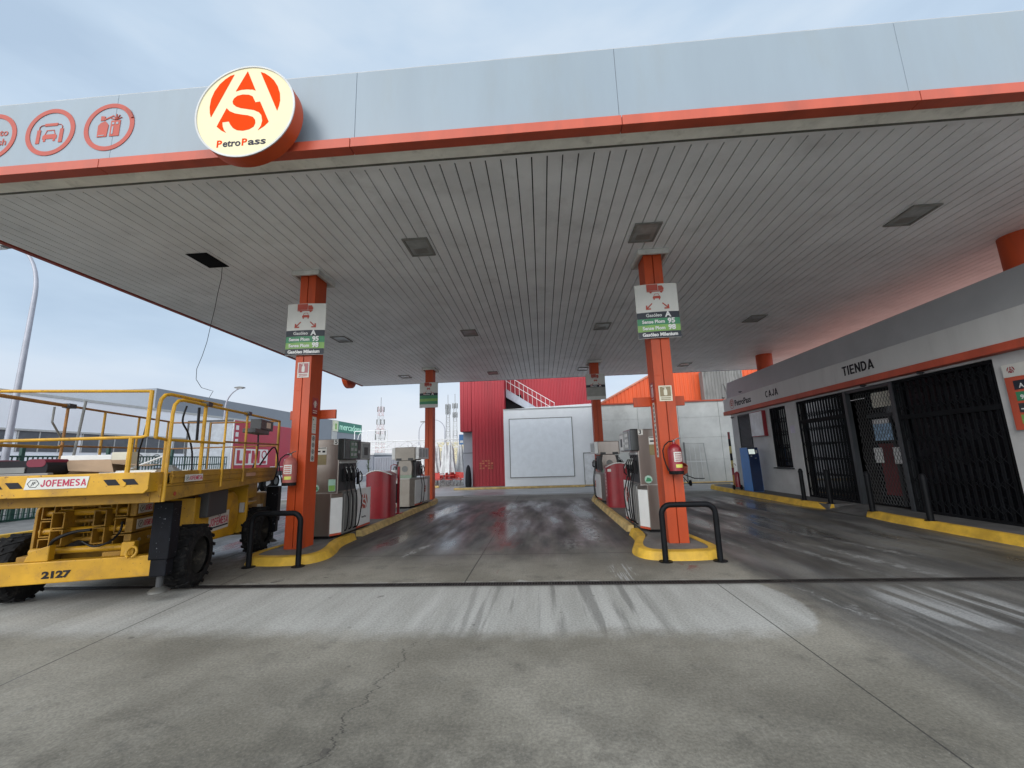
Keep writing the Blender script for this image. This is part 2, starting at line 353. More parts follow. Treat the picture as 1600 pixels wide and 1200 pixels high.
    am = n.math('MULTIPLY', n.ss(n.math('SINE', n.math('MULTIPLY', arc, 46)), .2, .9), n.math('MULTIPLY', n.ss(arc, 5.55, 5.7), n.math('SUBTRACT', 1.0, n.ss(arc, 6.05, 6.25))))
    am = n.math('MULTIPLY', am, n.math('MULTIPLY', n.ss(Y, 2.0, 2.6), n.math('SUBTRACT', 1.0, n.ss(Y, 4.0, 5.0))))
    base = n.mix(n.math('MULTIPLY', am, n.math('MULTIPLY', mid, .6)), base, (.28, .278, .265))
    # sawn joints and one crack
    def line(v, at, w_): return n.math('SUBTRACT', 1.0, n.ss(n.math('ABSOLUTE', n.math('SUBTRACT', v, at)), w_*.4 if isinstance(w_, float) else 0.0, w_))
    def rng(v, a, b): return n.math('MULTIPLY', n.ss(v, a, a+.02), n.math('SUBTRACT', 1.0, n.ss(v, b, b+.02)))
    Xj = n.math('ADD', X, n.math('MULTIPLY', n.math('SUBTRACT', Y, 3.2), .11))
    j = n.math('MULTIPLY', line(X, 2.095, .009), rng(Y, -6, 5.66))
    j = n.math('MAXIMUM', j, n.math('MULTIPLY', line(Xj, -4.22, .010), rng(Y, -6, 6.7)))
    j = n.math('MAXIMUM', j, n.math('MULTIPLY', line(Y, 7.45, .018), rng(X, -3.8, 1.6)))
    j = n.math('MAXIMUM', j, n.math('MULTIPLY', line(Y, 13.0, .02), rng(X, -3.8, 7)))
    j = n.math('MAXIMUM', j, n.math('MULTIPLY', line(X, -1.1, .012), rng(Y, 5.8, 19)))
    kn = n.math('MULTIPLY', n.math('SUBTRACT', n.noise(n.map((0.001, 1, 1)), 3.2, 6, .7), .5), .55)
    kx = n.math('ADD', X, n.math('ADD', kn, n.math('MULTIPLY', Y, -.08)))
    k = n.math('MULTIPLY', line(kx, -1.53, n.math('MULTIPLY', mid, .020)), rng(Y, 2.3, 4.0))
    j = n.math('MAXIMUM', j, k)
    base = n.mix(n.math('MULTIPLY', j, .85), base, (.03, .028, .025))
    kd = n.math('MULTIPLY', n.math('MAXIMUM', line(Xf, -3.95, .16), line(Xf, 1.62, .16)), rng(Y, 7.6, 17))
    kd = n.math('MAXIMUM', kd, n.math('MAXIMUM', blob(-4.4, 6.85, .75, .28, .3), blob(2.2, 6.85, .75, .26, .3)))
    kd = n.math('MAXIMUM', kd, blob(-5.6, 6.3, 1.3, 1.9, .3)); kd = n.math('MAXIMUM', kd, n.math('MULTIPLY', line(Y, 5.727, .16), .6))
    base = n.mix(n.math('MULTIPLY', kd, n.math('ADD', .25, n.math('MULTIPLY', mid, .5))), base, (.045, .042, .038))
    spots = n.ss(n.noise(P, 3.3, 2, .4), .73, .76)
    base = n.mix(n.math('MULTIPLY', spots, .6), base, (.05, .045, .04))
    grit = n.noise(P, 95, 3, .6)
    base = n.mix(n.math('MULTIPLY', n.ss(grit, .54, .70), .24), base, (.05, .048, .044)); base = n.mix(n.math('MULTIPLY', n.ss(n.noise(P, 70, 2, .5), .62, .74), .2), base, (.46, .455, .43))
    vor = n.node('ShaderNodeTexVoronoi'); n.put(vor.inputs['Vector'], P); vor.inputs['Scale'].default_value = 2.1
    gum = n.math('MULTIPLY', n.math('SUBTRACT', 1.0, n.ss(vor.outputs['Distance'], .02, .05)), n.ss(n.noise(P, 1.1, 3, .5), .45, .55))
    base = n.mix(n.math('MULTIPLY', gum, .6), base, (.06, .058, .055))
    scr = n.ss(n.noise(n.map((22, 1.0, 1), rot=(0, 0, R(-24))), 1.5, 5, .6), .60, .66)
    base = n.mix(n.math('MULTIPLY', scr, n.math('MULTIPLY', n.ss(coarse, .45, .6), .22)), base, (.33, .33, .31))
    base = n.mix(.24, base, n.mix(n.ss(fine, .3, .7), (.0, .0, .0), (.9, .9, .88)), 'OVERLAY')
    n.put(n.b.inputs['Base Color'], base)
    wet = n.math('MULTIPLY', D, n.ss(n.noise(n.map((1.5, .28, 1)), .9, 4, .5), .30, .66))
    rough = n.math('SUBTRACT', .84, n.math('MULTIPLY', wet, .66))
    rough = n.math('ADD', rough, n.math('MULTIPLY', n.math('SUBTRACT', mid, .5), .12))
    n.put(n.b.inputs['Roughness'], rough)
    h = n.math('ADD', n.math('MULTIPLY', n.math('MULTIPLY', fine, .7), n.math('SUBTRACT', 1.0, n.math('MULTIPLY', wet, .85))), n.math('SUBTRACT', n.math('MULTIPLY', mid, .5), n.math('MULTIPLY', j, 2.0)))
    n.bump(h, .22, .008)
    return n.m
tag(MB().box(-900, 900, -300, 900, -.3, -.008).build('ground', mat('far_ground', (.46, .46, .45), .6, var=.2, scale=.15)), kind='structure')
fc = MB(); fc.add([(-30, -8, 0), (16, -8, 0), (16, 19.4, 0), (-30, 19.4, 0)], [(0, 1, 2, 3)])
tag(fc.build('forecourt', ground_material()), kind='structure')
M_road = mat('wet_asphalt', (.36, .365, .37), .34, var=.22, scale=.8, dirt=.3, dirtcol=(.42, .42, .42), bump=.2, bscale=80)
rd = MB(); rd.add([(-60, 19.4, -.002), (40, 19.4, -.002), (40, 90, -.002), (-60, 90, -.002)], [(0, 1, 2, 3)])
tag(rd.build('road', M_road), kind='structure')
M_mark = mat('road_white_paint', (.62, .62, .6), .6, var=.15, dirt=.4)
mk = MB()
for y0, y1, x0, x1 in ((18.9, 19.06, -3.6, 7.4), (20.9, 21.0, -14, 12)): mk.add([(x0, y0, .004), (x1, y0, .004), (x1, y1, .004), (x0, y1, .004)], [(0, 1, 2, 3)])
tag(mk.build('road_marking', M_mark), kind='structure')

# drain channel across the forecourt
t = thing('drain_channel', 'long black slotted drain grate crossing the concrete forecourt', 'drain', (0, 5.727, 0))
MB().box(-14, 8, -.055, .055, .001, .004).build('channel', M_dark, t)
f = MB()
for y in (-.062, .050): f.box(-14, 8, y, y+.013, .002, .012)
f.build('frame', mat('iron_edge', (.045, .04, .038), .6, metal=.5, dirt=.4), t)
g = MB(); x = -14
while x < 8: g.box(x, x+.018, -.049, .049, .004, .010); x += .036
for x in range(-14, 8): g.box(x, x+.03, -.049, .049, .0101, .0115)
g.build('grate', mat('iron_grate', (.04, .036, .034), .65, metal=.4, var=.4, scale=4, dirt=.6, dirtcol=(.13, .12, .1)), t)

# ------------------------------------------------------------------ canopy
XL, XR, YF, YB, ZC = -8.8, 10.8, 4.3, 19.9, 5.4
can = thing('fuel_canopy', 'large flat grey petrol station canopy with orange lower edge and slatted ceiling', 'canopy')
MB().box(XL+.02, XR-.02, YF+.34, YB-.02, 5.47, 5.9).build('deck', M_dark, can)
s = MB(); x = XL+.03; pitch = .2
while x < XR-.1:
    w_ = .1835
    s.add([(x, 4.70, 5.40), (x+w_, 4.70, 5.40), (x+w_, YB-.05, 5.40), (x, YB-.05, 5.40),
           (x, 4.70, 5.43), (x+w_, 4.70, 5.43), (x+w_, YB-.05, 5.43), (x, YB-.05, 5.43)],
          [(0, 3, 2, 1), (0, 1, 5, 4), (1, 2, 6, 5), (2, 3, 7, 6), (3, 0, 4, 7)])
    x += pitch
s.build('soffit_slats', M_slat, can)
MB().box(XL+.03, XR-.03, 4.66, 4.72, 5.385, 5.46).build('soffit_trim', M_slat, can)
px = [-8.8, -5.32, -2.12, 1.06, 4.25, 7.45, XR]
for a, b in zip(px[:-1], px[1:]):
    MB().box(a+.0015, b-.0015, YF, YF+.05, 5.41, 6.43).build('fascia_panel', M_fasc, can, bevel=.004)
MB().box(XL, XR, YF+.052, YF+.30, 5.5, 6.38).build('fascia_frame', M_grey, can)
for a, b in zip(px[:-1], px[1:]):
    MB().box(a+.004, b-.004, 4.19, 4.33, 5.285, 5.408).build('orange_band', M_band, can, bevel=.004)
MB().box(XL, XR, 4.332, 4.53, 5.305, 5.46).build('gutter', M_gut, can, bevel=.006)
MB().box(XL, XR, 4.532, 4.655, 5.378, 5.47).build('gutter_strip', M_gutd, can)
MB().box(XL, XR, YF+.004, YF+.32, 6.431, 6.442).build('fascia_cap', mat('cap_grey', (.42, .44, .45), .5), can)
def sidefascia(x0, x1, nm):
    MB().box(x0, x1, YF+.052, YB, 5.52, 6.43).build(nm, M_fasc, can)
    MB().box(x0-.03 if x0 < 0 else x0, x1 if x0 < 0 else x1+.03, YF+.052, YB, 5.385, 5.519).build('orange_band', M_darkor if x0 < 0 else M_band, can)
sidefascia(XL-.06, XL, 'fascia_panel'); sidefascia(XR, XR+.06, 'fascia_panel')
MB().box(XL, XR, YB, YB+.05, 5.40, 6.43).build('fascia_panel', M_fasc, can)
MB().box(XL, XR, YF+.3, YB, 6.2, 6.25).build('roof_deck', M_gut, can)
def column(x0, x1, y0, y1, ztop=5.40, z0=.12, collar=True, mm=M_or):
    c = MB(); xm = (x0+x1)/2
    c.box(x0, xm-.008, y0, y1, z0, ztop); c.box(xm+.008, x1, y0, y1, z0, ztop); c.box(xm-.008, xm+.008, y0+.03, y1-.03, z0, ztop)
    c.box(x0-.004, xm-.012, y0-.004, y0+.02, 3.0, 3.004) 
    o = c.build('column', mm, can, bevel=.012)
    if collar:
        k = MB(); a, b, cc, d = x0-.12, x1+.12, y0-.13, y1+.13
        for q in ((a, b, cc, cc+.05), (a, b, d-.05, d), (a, a+.05, cc+.05, d-.05), (b-.05, b, cc+.05, d-.05)): k.box(q[0], q[1], q[2], q[3], 5.30, 5.399)
        k.box(a+.05, b-.05, cc+.05, d-.05, 5.345, 5.375); k.build('collar', mat('collar_white', (.62, .62, .58), .55, var=.15, dirt=.3), o, bevel=.008)
    return o
LA, LB, RA, RB, CF, CB = -4.69, -4.372, 2.07, 2.403, 7.518, 7.934
column(LA, LB, CF, CB); column(RA, RB, CF, CB); column(LA, LB, 16.54, 16.95, mm=M_or); column(RA, RB, 16.54, 16.95)
# round columns standing on the shop roof
def rcol(x, y):
    m = MB(); m.lathe([(0, 4.0), (.29, 4.0), (.29, 5.40), (0, 5.40)], (x, y, 0), n=28); m.build('column', M_or, can, smooth=True)
rcol(8.98, 7.75); rcol(9.02, 16.9)
# open light opening, recessed housing
o = MB(); o.box(-6.25, -5.85, 6.5, 7.05, 5.388, 5.396)
o.build('open_light_hole', mat('hole_black', (.002, .002, .003), .9), can)

t = thing('hanging_cable', 'thin loose black cable dangling from the dark open hole in the canopy ceiling', 'cable', (-5.95, 7.0, 5.39))
pth = []
for a, (dx, dz) in enumerate([(0, 0), (-.01, -.25), (-.045, -.55), (-.05, -.85), (-.09, -1.15), (-.155, -1.5), (-.23, -1.75), (-.30, -2.0), (-.27, -2.2), (-.15, -2.36), (-.0, -2.41), (.05, -2.42), (.0, -2.55)]):
    pth.append((dx, 0.02*math.sin(a*1.3), dz))
MB().tube(pth, .0045, 6).build('cable', M_hose, t)

# ceiling lights
M_diff = mat('diffuser', (.34, .36, .35), .22, var=.15, scale=4); M_lfr = mat('light_frame', (.22, .22, .20), .5, var=.2)
rowsn = ['front', 'middle', 'rear']; coln = ['far left', 'left of centre', 'right of centre', 'far right']
proto = None
for ri, ly in enumerate((6.78, 12.0, 18.05)):
    for ci, lx in enumerate((-6.05, -2.05, 1.93, 6.3)):
        if ri == 0 and ci == 0: continue
        lab = 'square recessed ceiling light, %s of the %s row under the canopy' % (coln[ci], rowsn[ri])
        if ri == 0 and ci == 1: lab = 'large square ceiling light between the two front columns, left of the pair, nearest the camera'
        if ri == 0 and ci == 2: lab = 'large square ceiling light just in front of the right front column'
        if proto is None:
            t = thing('ceiling_light', lab, 'ceiling light', (lx, ly, 5.4), group='square ceiling lights in the canopy')
            f = MB()
            for q in ((-.225, .225, -.31, -.27), (-.225, .225, .27, .31), (-.225, -.185, -.27, .27), (.185, .225, -.27, .27)): f.box(*q, -.028, -.001)
            f.build('frame', M_lfr, t, bevel=.005)
            MB().box(-.184, .184, -.269, .269, -.014, -.002).build('diffuser', M_diff, t)
            MB().box(-.12, .12, .05, .22, -.018, -.0145).build('lamp_gear', M_lfr, t)
            proto = t
        else:
            t = copy_tree(proto); t.location = (lx, ly, 5.4); t['label'] = lab

# ------------------------------------------------------------------ round lit sign
LOGO = dict(
 LL=[(-.293,.868),(-.375,.846),(-.48,.773),(-.581,.671),(-.676,.517),(-.732,.339),(-.744,.158),(-.725,.015),(-.695,-.078)],
 RL=[(.254,.871),(.346,.831),(.453,.747),(.551,.644),(.634,.503),(.692,.336),(.708,.173),(.693,.054),(.663,-.058)],
 T=[(-.017,.917),(.185,.447),(.117,.48),(-.012,.498),(-.122,.497),(-.229,.471)],
 SU=[(-.251,.31),(-.183,.364),(-.075,.383),(.054,.364),(.131,.322),(.169,.247),(.202,.175),(.297,.185),(.51,-.288),(.431,-.373),(.305,-.459),(.359,-.366),(.376,-.251),(.349,-.129),(.29,-.054),(.176,.007),(.027,.046),(-.102,.078),(-.197,.124),(-.258,.18),(-.276,.242)],
 SL=[(-.383,.102),(-.315,.025),(-.2,-.036),(-.071,-.073),(.078,-.107),(.18,-.153),(.227,-.217),(.237,-.297),(.208,-.371),(.122,-.422),(-.002,-.441),(-.129,-.419),(-.215,-.361),(-.278,-.276),(-.312,-.205),(-.447,-.212),(-.429,-.312),(-.393,-.393),(-.342,-.458),(-.447,-.398),(-.553,-.303)])
def logo(parent, O, U, V, s, m, name='emblem', t=.004):
    mb = MB()
    for p in LOGO.values(): mb.prism([(a*s, b*s) for a, b in p], O, U, V, t)
    return mb.build(name, m, parent)
M_litc = mat('lit_cream', (.36, .34, .22), .4, var=.02, emit=(1.0, .92, .62), es=.50)
M_lito = mat('lit_orange', (.42, .03, .0), .6, var=.02, emit=(.95, .075, .0), es=.36)
t = thing('round_sign', 'round lit cream sign with orange emblem and PetroPass lettering on canopy edge', 'sign', (-3.27, 3.95, 5.655))
MB().prism(circ(.585, 72), (0, .004, 0), *FX, .004).build('face', M_litc, t)
b = MB(); b.lathe([(0, .17), (.60, .17), (.60, -.0), (.586, -.006), (.586, .012), (0, .012)], (0, 0, 0), 'Y', 72)
b.build('drum', M_or, t, smooth=True)
r = MB(); ring(r, .604, .584, (0, 0, 0), *FX, .012, 72); r.build('rim', mat('rim_silver', (.55, .56, .55), .35), t)
logo(t, (0, -.0005, 0), *FX, .59, M_lito)
U, V = FX
M_li = mat('lit_ink', (.05, .05, .07), .5)
for s_, x_, w_, m_ in (('P', -.270, .062, M_lito), ('etro', -.122, .212, M_li), ('P', .031, .062, M_lito), ('ass', .180, .212, M_li)):
    text(s_, .125, (x_, -.001, -.415-(.006 if s_ == 'etro' else .0 if s_ == 'P' else .013)*0, ), U, V, m_, t, bold=.022, width=w_)
MB().box(-.1, .1, .17, .36, -.2, .2).build('bracket', M_seam, t)

# service rings on the fascia
def car(mb, cx, cz, s, y, U=FX[0], V=FX[1], O=None):
    O = Vector((cx, y, cz)) if O is None else O
    P = lambda pts, t=.003: mb.prism([(a*s, b*s) for a, b in pts], O, U, V, t)
    P([(-.5, -.12), (.5, -.12), (.5, .12), (.38, .22), (-.38, .22), (-.5, .12)])
    P([(-.42, -.3), (-.26, -.3), (-.26, -.12), (-.42, -.12)]); P([(.26, -.3), (.42, -.3), (.42, -.12), (.26, -.12)])
    P([(-.38, .22), (-.33, .22), (-.22, .48), (-.27, .52)]); P([(.33, .22), (.38, .22), (.27, .52), (.22, .48)]); P([(-.27, .48), (.27, .48), (.27, .54), (-.27, .54)])
def ringthing(cx, lab):
    t = thing('service_ring', lab, 'sign', (cx, YF, 5.955), group='red ring symbols on the canopy edge')
    m = MB(); ring(m, .345, .285, (0, -.001, 0), *FX, .006); m.build('ring', M_pink, t); return t
t = ringthing(-7.03, 'red ring symbol cut by the left edge, lettering inside it, on grey canopy fascia')
text('Auto', .14, (.08, -.001, .05), *FX, M_pink, t, bold=.01, ext=.004); text('wash', .14, (.08, -.001, -.09), *FX, M_pink, t, bold=.01, ext=.004)
t = ringthing(-6.205, 'red ring symbol with a car under a wash gantry, on grey canopy fascia')
m = MB(); car(m, 0, -.075, .2, -.001)
m.box(-.185, -.135, -.006, -.001, -.16, .04); m.box(.135, .185, -.006, -.001, -.16, .04); m.box(-.09, .09, -.006, -.001, .09, .13)
for sg in (-1, 1): m.tube([(sg*.09, -.004, .11), (sg*.135, -.004, .105), (sg*.16, -.004, .08), (sg*.16, -.004, .04)], .005, 6)
m.build('car_wash_symbol', M_pink, t)
t = ringthing(-5.385, 'peeling red ring symbol with oil can and lubricant bottle, nearest the round sign')
m = MB()
m.prism([(-.15, -.14), (-.02, -.14), (-.01, .03), (-.06, .09), (-.12, .07), (-.155, .03)], (0, -.001, 0), *FX, .005)
m.prism([(-.13, .10), (-.08, .10), (-.07, .16), (-.13, .17)], (0, -.001, 0), *FX, .005); m.prism([(-.08, .10), (.04, .155), (.04, .17), (-.08, .125)], (0, -.001, 0), *FX, .005)
m.box(.02, .15, -.006, -.001, -.14, .09)
for k in range(5): m.tube([(.085, -.004, .10), (.085+.08*math.cos(R(20+35*k)), -.004, .10+.08*math.sin(R(20+35*k)))], .007, 5)
m.build('oil_can_symbol', M_pink, t)
m = MB(); m.box(.045, .065, -.009, -.0065, -.11, .0); m.box(.04, .07, -.009, -.0065, .03, .06); m.box(.095, .125, -.009, -.0065, .03, .06); m.box(-.13, -.05, -.009, -.0065, -.125, -.115)
m.build('symbol_highlight', M_fasc, t)
m = MB(); m.prism([(.2, .26), (.27, .22), (.33, .11), (.3, .1), (.24, .2)], (0, -.008, 0), *FX, .01); m.build('peeling_flap', M_darkor, t)

# ------------------------------------------------------------------ signs on the columns
def fuel_sign(cx, cy, zb, lab, h=1.04, wd=.76, full=True, tilt=0):
    t = thing('fuel_sign', lab, 'sign', (cx, cy, zb), rz=tilt, group='fuel lane signs on the columns')
    hw = wd/2
    pl = MB(); N = 10
    def bend(x): return -.03*(1-(x/hw)**2)
    for k in range(N):
        a, b = -hw+wd*k/N, -hw+wd*(k+1)/N
        ya, yb = bend(a), bend(b)
        pl.add([(a, ya, 0), (b, yb, 0), (b, yb, h), (a, ya, h), (a, ya+.012, 0), (b, yb+.012, 0), (b, yb+.012, h), (a, ya+.012, h)], [(0, 1, 2, 3), (4, 7, 6, 5), (3, 2, 6, 7), (0, 4, 5, 1)]+([(0, 3, 7, 4)] if k == 0 else [])+([(1, 5, 6, 2)] if k == N-1 else []))
    pl.build('plate', M_signw, t)
    yf = -.034
    def strip(z0, z1, m):
        q = MB()
        for k in range(N):
            a, b = -hw+wd*k/N, -hw+wd*(k+1)/N; ya, yb = bend(a)-.003, bend(b)-.003
            q.add([(a, ya, z0), (b, yb, z0), (b, yb, z1), (a, ya, z1)], [(0, 1, 2, 3)])
        q.build('stripe', m, t)
    ic = MB()
    z = h-.10
    ic.box(-.17, .03, yf-.002, yf+.004, z-.03, z+.09); ic.box(-.17, .13, yf-.002, yf+.004, z-.055, z-.037)
    ic.prism([(.04, -.03), (.13, -.03), (.14, 0), (.11, .06), (.04, .06)], (0, yf+.002, z), *FX, .004)
    ic.prism(circ(.022, 14), (-.10, yf+.002, z-.06), *FX, .005); ic.prism(circ(.022, 14), (.09, yf+.002, z-.06), *FX, .005)
    ic.build('truck_symbol', M_pink, t); ic = MB()
    car(ic, 0, h-.27, .14, yf+.002); ic.build('car_symbol', M_pink, t)
    for sg in (-1, 1):
        ic = MB()
        ic.prism([(sg*.10, 0), (sg*.12, -.02), (sg*.19, -.09), (sg*.175, -.105), (sg*.105, -.035), (sg*.085, -.015)], (0, yf+.006, h-.37), *FX, .004)
        ic.prism([(sg*.21, -.125), (sg*.205, -.04), (sg*.18, -.045), (sg*.182, -.1), (sg*.12, -.1), (sg*.12, -.125)], (0, yf+.006, h-.37), *FX, .0045)
        ic.build('arrow', M_pink, t)
    y = yf-.001
    if full:
        s0 = .123
        for k, m in enumerate((M_navy, M_lgreen, M_green, M_navy)): strip(.004+k*s0, .004+(k+1)*s0-.001, m)
        text('Gasóleo Milenium', .09, (0, y, .06), *FX, M_wht, t, bold=.035, width=.62)
        text('Sense Plom', .088, (-.10, y, .06+s0), *FX, M_wht, t, bold=.03, width=.40); text('98', .13, (.22, y, .065+s0), *FX, M_wht, t, bold=.04)
        text('Sense Plom', .088, (-.10, y, .06+2*s0), *FX, M_wht, t, bold=.03, width=.40); text('95', .13, (.22, y, .065+2*s0), *FX, M_wht, t, bold=.04)
        text('Gasóleo', .085, (-.08, y, .06+3*s0), *FX, M_wht, t, bold=.014); text('A', .14, (.17, y, .065+3*s0), *FX, M_wht, t, bold=.04)
    else:
        m1, m2 = full_cols[lab]
        strip(.50, .60, M_navy); strip(.37, .499, m1); strip(.26, .369, m2); strip(.14, .259, m1)
        text('Gasóleo', .08, (-.08, y, .55), *FX, M_wht, t, bold=.014); text('A', .12, (.17, y, .55), *FX, M_wht, t, bold=.04)
    return t
l1 = 'fuel lane sign with green stripes on the left rear column'; l2 = 'grey and navy fuel lane sign on the right rear column'
full_cols = {l1: (M_green, M_lgreen), l2: (mat('sign_grey', (.33, .33, .30), .5), MATS['sign_grey'])}
fuel_sign(-4.505, CF-.03, 3.685, 'fuel lane sign reading 95 and 98 on the left front column', tilt=R(3))
fuel_sign(2.232, CF-.03, 3.685, 'fuel lane sign reading 95 and 98 on the right front column', tilt=R(-3))
fuel_sign(-4.53, 16.5, 3.74, l1, full=False); fuel_sign(2.235, 16.5, 3.8, l2, full=False)

def board(cx, cy, lab):
    t = thing('side_board', lab, 'board', (cx, cy, 2.49)); MB().box(-.47, .47, 0, .05, 0, .18).build('panel', M_or, t, bevel=.006); return t
board(-4.53, CB+.012, 'narrow orange horizontal board behind the left front column'); board(2.235, CB+.012, 'narrow orange horizontal board behind the right front column')

def pict(cx, z0, z1, w_, m1, m2, lab, y=CF-.006):
    t = thing('extinguisher_sign', lab, 'sign', (cx, y, z0)); h = z1-z0
    MB().box(-w_/2, w_/2, -.003, 0, 0, h).build('plate', m1, t)
    a = MB(); a.box(-w_/2+.02, w_/2-.02, -.006, -.0035, h*.30, h-.02); a.build('red_panel', m2, t)
    a = MB(); a.prism(rrect(-.03, .03, h*.36, h*.75, .02), (0, -.0065, 0), *FX, .002); a.box(-.014, .014, -.0085, -.0065, h*.76, h*.86); a.box(-.045, .01, -.0085, -.0065, h*.87, h*.90); a.build('bottle_symbol', m1, t)
    a = MB()
    for k in range(2): a.box(-w_/2+.03, w_/2-.03, -.0055, -.0035, h*(.08+.1*k), h*(.13+.1*k))
    a.build('text_lines', m2, t)
pict(-4.52, 3.25, 3.55, .23, M_signw, M_red, 'small red extinguisher sign high on the left front column')
pict(2.24, 2.53, 2.81, .23, M_cream, mat('faded_olive', (.25, .2, .12), .6), 'small faded cream extinguisher sign on the right front column')

# sticker strips on the lane side of the columns
t = thing('sticker_strip', 'strip of white and red stickers with four round symbols on left front column side', 'sticker', (LB+.003, 7.73, 1.66))
for z0, z1, w_ in ((.0, .50, .13), (.53, .85, .14)): MB().box(0, .002, -w_/2, w_/2, z0, z1).build('sticker', M_signw, t)
MB().box(0, .002, -.10, .10, .88, 1.22).build('red_sticker', M_red, t)
a = MB()
for k in range(4): ring(a, .043, .032, (.0025, 0, .06+.125*k), *FE, .002, 20); a.box(.0025, .004, -.012, .012, .04+.125*k, .08+.125*k)
a.build('round_symbols', M_ink, t)
a = MB(); a.box(.0025, .004, -.05, -.02, .78, .81); a.box(.0025, .004, -.04, .04, .6, .606); a.box(.0025, .004, -.04, .04, .65, .656); a.box(.0025, .004, -.04, .05, .7, .706); a.build('small_print', M_green, t)
a = MB(); ring(a, .07, .06, (.0025, 0, 1.10), *FE, .002, 4); a.box(.0025, .0045, -.03, .03, 1.03, 1.16); a.box(.0025, .0045, -.07, .07, .92, .935); a.box(.0025, .0045, -.07, .07, .96, .975); a.build('red_symbols', M_signw, t)
t = thing('sticker_strip', 'tall narrow white label with vertical lettering on right front column side', 'sticker', (RA-.003, 7.72, 1.55))
for z0, z1 in ((.0, .60), (.62, .98)): MB().box(-.002, 0, -.06, .06, z0, z1).build('sticker', M_signw, t)
MB().box(-.002, 0, -.10, .10, 1.0, 1.35).build('red_sticker', M_red, t)
a = MB(); random.seed(3)
for k in range(12):
    z = .04+k*.078
    if .57 < z < .63: continue
    a.box(-.0045, -.0025, -.022, .022, z, z+.018); a.box(-.0045, -.0025, -.022, -.012, z+.018, z+.045); a.box(-.0045, -.0025, .0, .014, z+.018, z+.045)
a.build('vertical_marks', M_ink, t)
a = MB(); a.box(-.0045, -.0025, -.06, .06, 1.28, 1.31); a.box(-.0045, -.0025, -.05, -.03, 1.08, 1.26); a.box(-.0045, -.0025, .02, .04, 1.08, 1.26); a.box(-.0045, -.0025, -.07, .07, 1.04, 1.05); a.build('red_symbols', M_signw, t)

# ------------------------------------------------------------------ fire extinguishers on the columns
def extinguisher(loc, lab, body, hgt=.52, rad=.115, flip=1):
    t = thing('fire_extinguisher', lab, 'fire extinguisher', loc, group='fire extinguishers hung on the columns')
    b = MB(); b.lathe([(0, .045), (rad, .045), (rad, .05), (rad, hgt-.14), (rad*.92, hgt-.08), (rad*.6, hgt-.03), (.03, hgt-.01), (.028, hgt+.02), (0, hgt+.02)], (0, 0, 0), n=32); b.build('cylinder', body, t, smooth=True)
    b = MB(); b.lathe([(0, 0), (rad+.004, 0), (rad+.006, .055), (rad-.002, .058)], (0, 0, 0), n=32); b.build('base_ring', M_rub, t, smooth=True)
    b = MB(); b.cyl((0, 0, hgt+.02), (0, 0, hgt+.06), .02, n=12); b.box(-.012, .012, -.09, .03, hgt+.05, hgt+.062)
    b.tube([(0, -.01, hgt+.04), (.05, -.02, hgt+.075), (.11, -.03, hgt+.085)], .009, 8); b.build('valve', mat('valve_metal', (.25, .25, .25), .35, metal=.8), t)
    b = MB(); b.tube([(-.02*flip, 0, hgt+.035), (-.09*flip, -.02, hgt+.03), (-.165*flip, -.03, hgt-.03), (-.2*flip, -.02, hgt-.12), (-.19*flip, -.01, hgt-.24), (-.16*flip, 0, hgt-.36), (-.125*flip, -.01, hgt-.46)], [.011]*6+[.018], 8); b.build('hose', M_hose, t, smooth=True)
    def lab_(a0, a1, z0, z1, m, nm):
        q = MB(); n = 8
        for k in range(n):
            A, B = R(a0+(a1-a0)*k/n), R(a0+(a1-a0)*(k+1)/n); rr = rad+.0025
            q.add([(rr*math.sin(A), -rr*math.cos(A), z0), (rr*math.sin(B), -rr*math.cos(B), z0), (rr*math.sin(B), -rr*math.cos(B), z1), (rr*math.sin(A), -rr*math.cos(A), z1)], [(0, 1, 2, 3)])
        q.build(nm, m, t)
    lab_(-25, 45, .21, .37, M_signw, 'label'); lab_(-15, 45, .11, .165, mat('label_yellow', (.6, .6, .12), .5), 'label')
    rad_ = rad+.0
    q = MB()
    for k in range(4):
        z = .225+.035*k; A, B = R(-15), R(38)
        for s in range(5):
            a_, b_ = A+(B-A)*s/5, A+(B-A)*(s+.8)/5; rr = rad+.004
            q.add([(rr*math.sin(a_), -rr*math.cos(a_), z), (rr*math.sin(b_), -rr*math.cos(b_), z), (rr*math.sin(b_), -rr*math.cos(b_), z+.018), (rr*math.sin(a_), -rr*math.cos(a_), z+.018)], [(0, 1, 2, 3)])
    q.build('label_print', M_red if body is M_red else M_pink, t)
    MB().box(-.02, .02, rad-.01, rad+.03, .3, .36).build('wall_bracket', M_blk, t)
    return t
extinguisher((-4.575, 7.372, 1.24), 'faded pinkish fire extinguisher hung on the left front column', mat('faded_pink_red', (.36, .10, .085), .5, var=.1, dirt=.2))
extinguisher((2.255, 7.372, 1.26), 'dark red fire extinguisher hung on the right front column', M_red, flip=1)

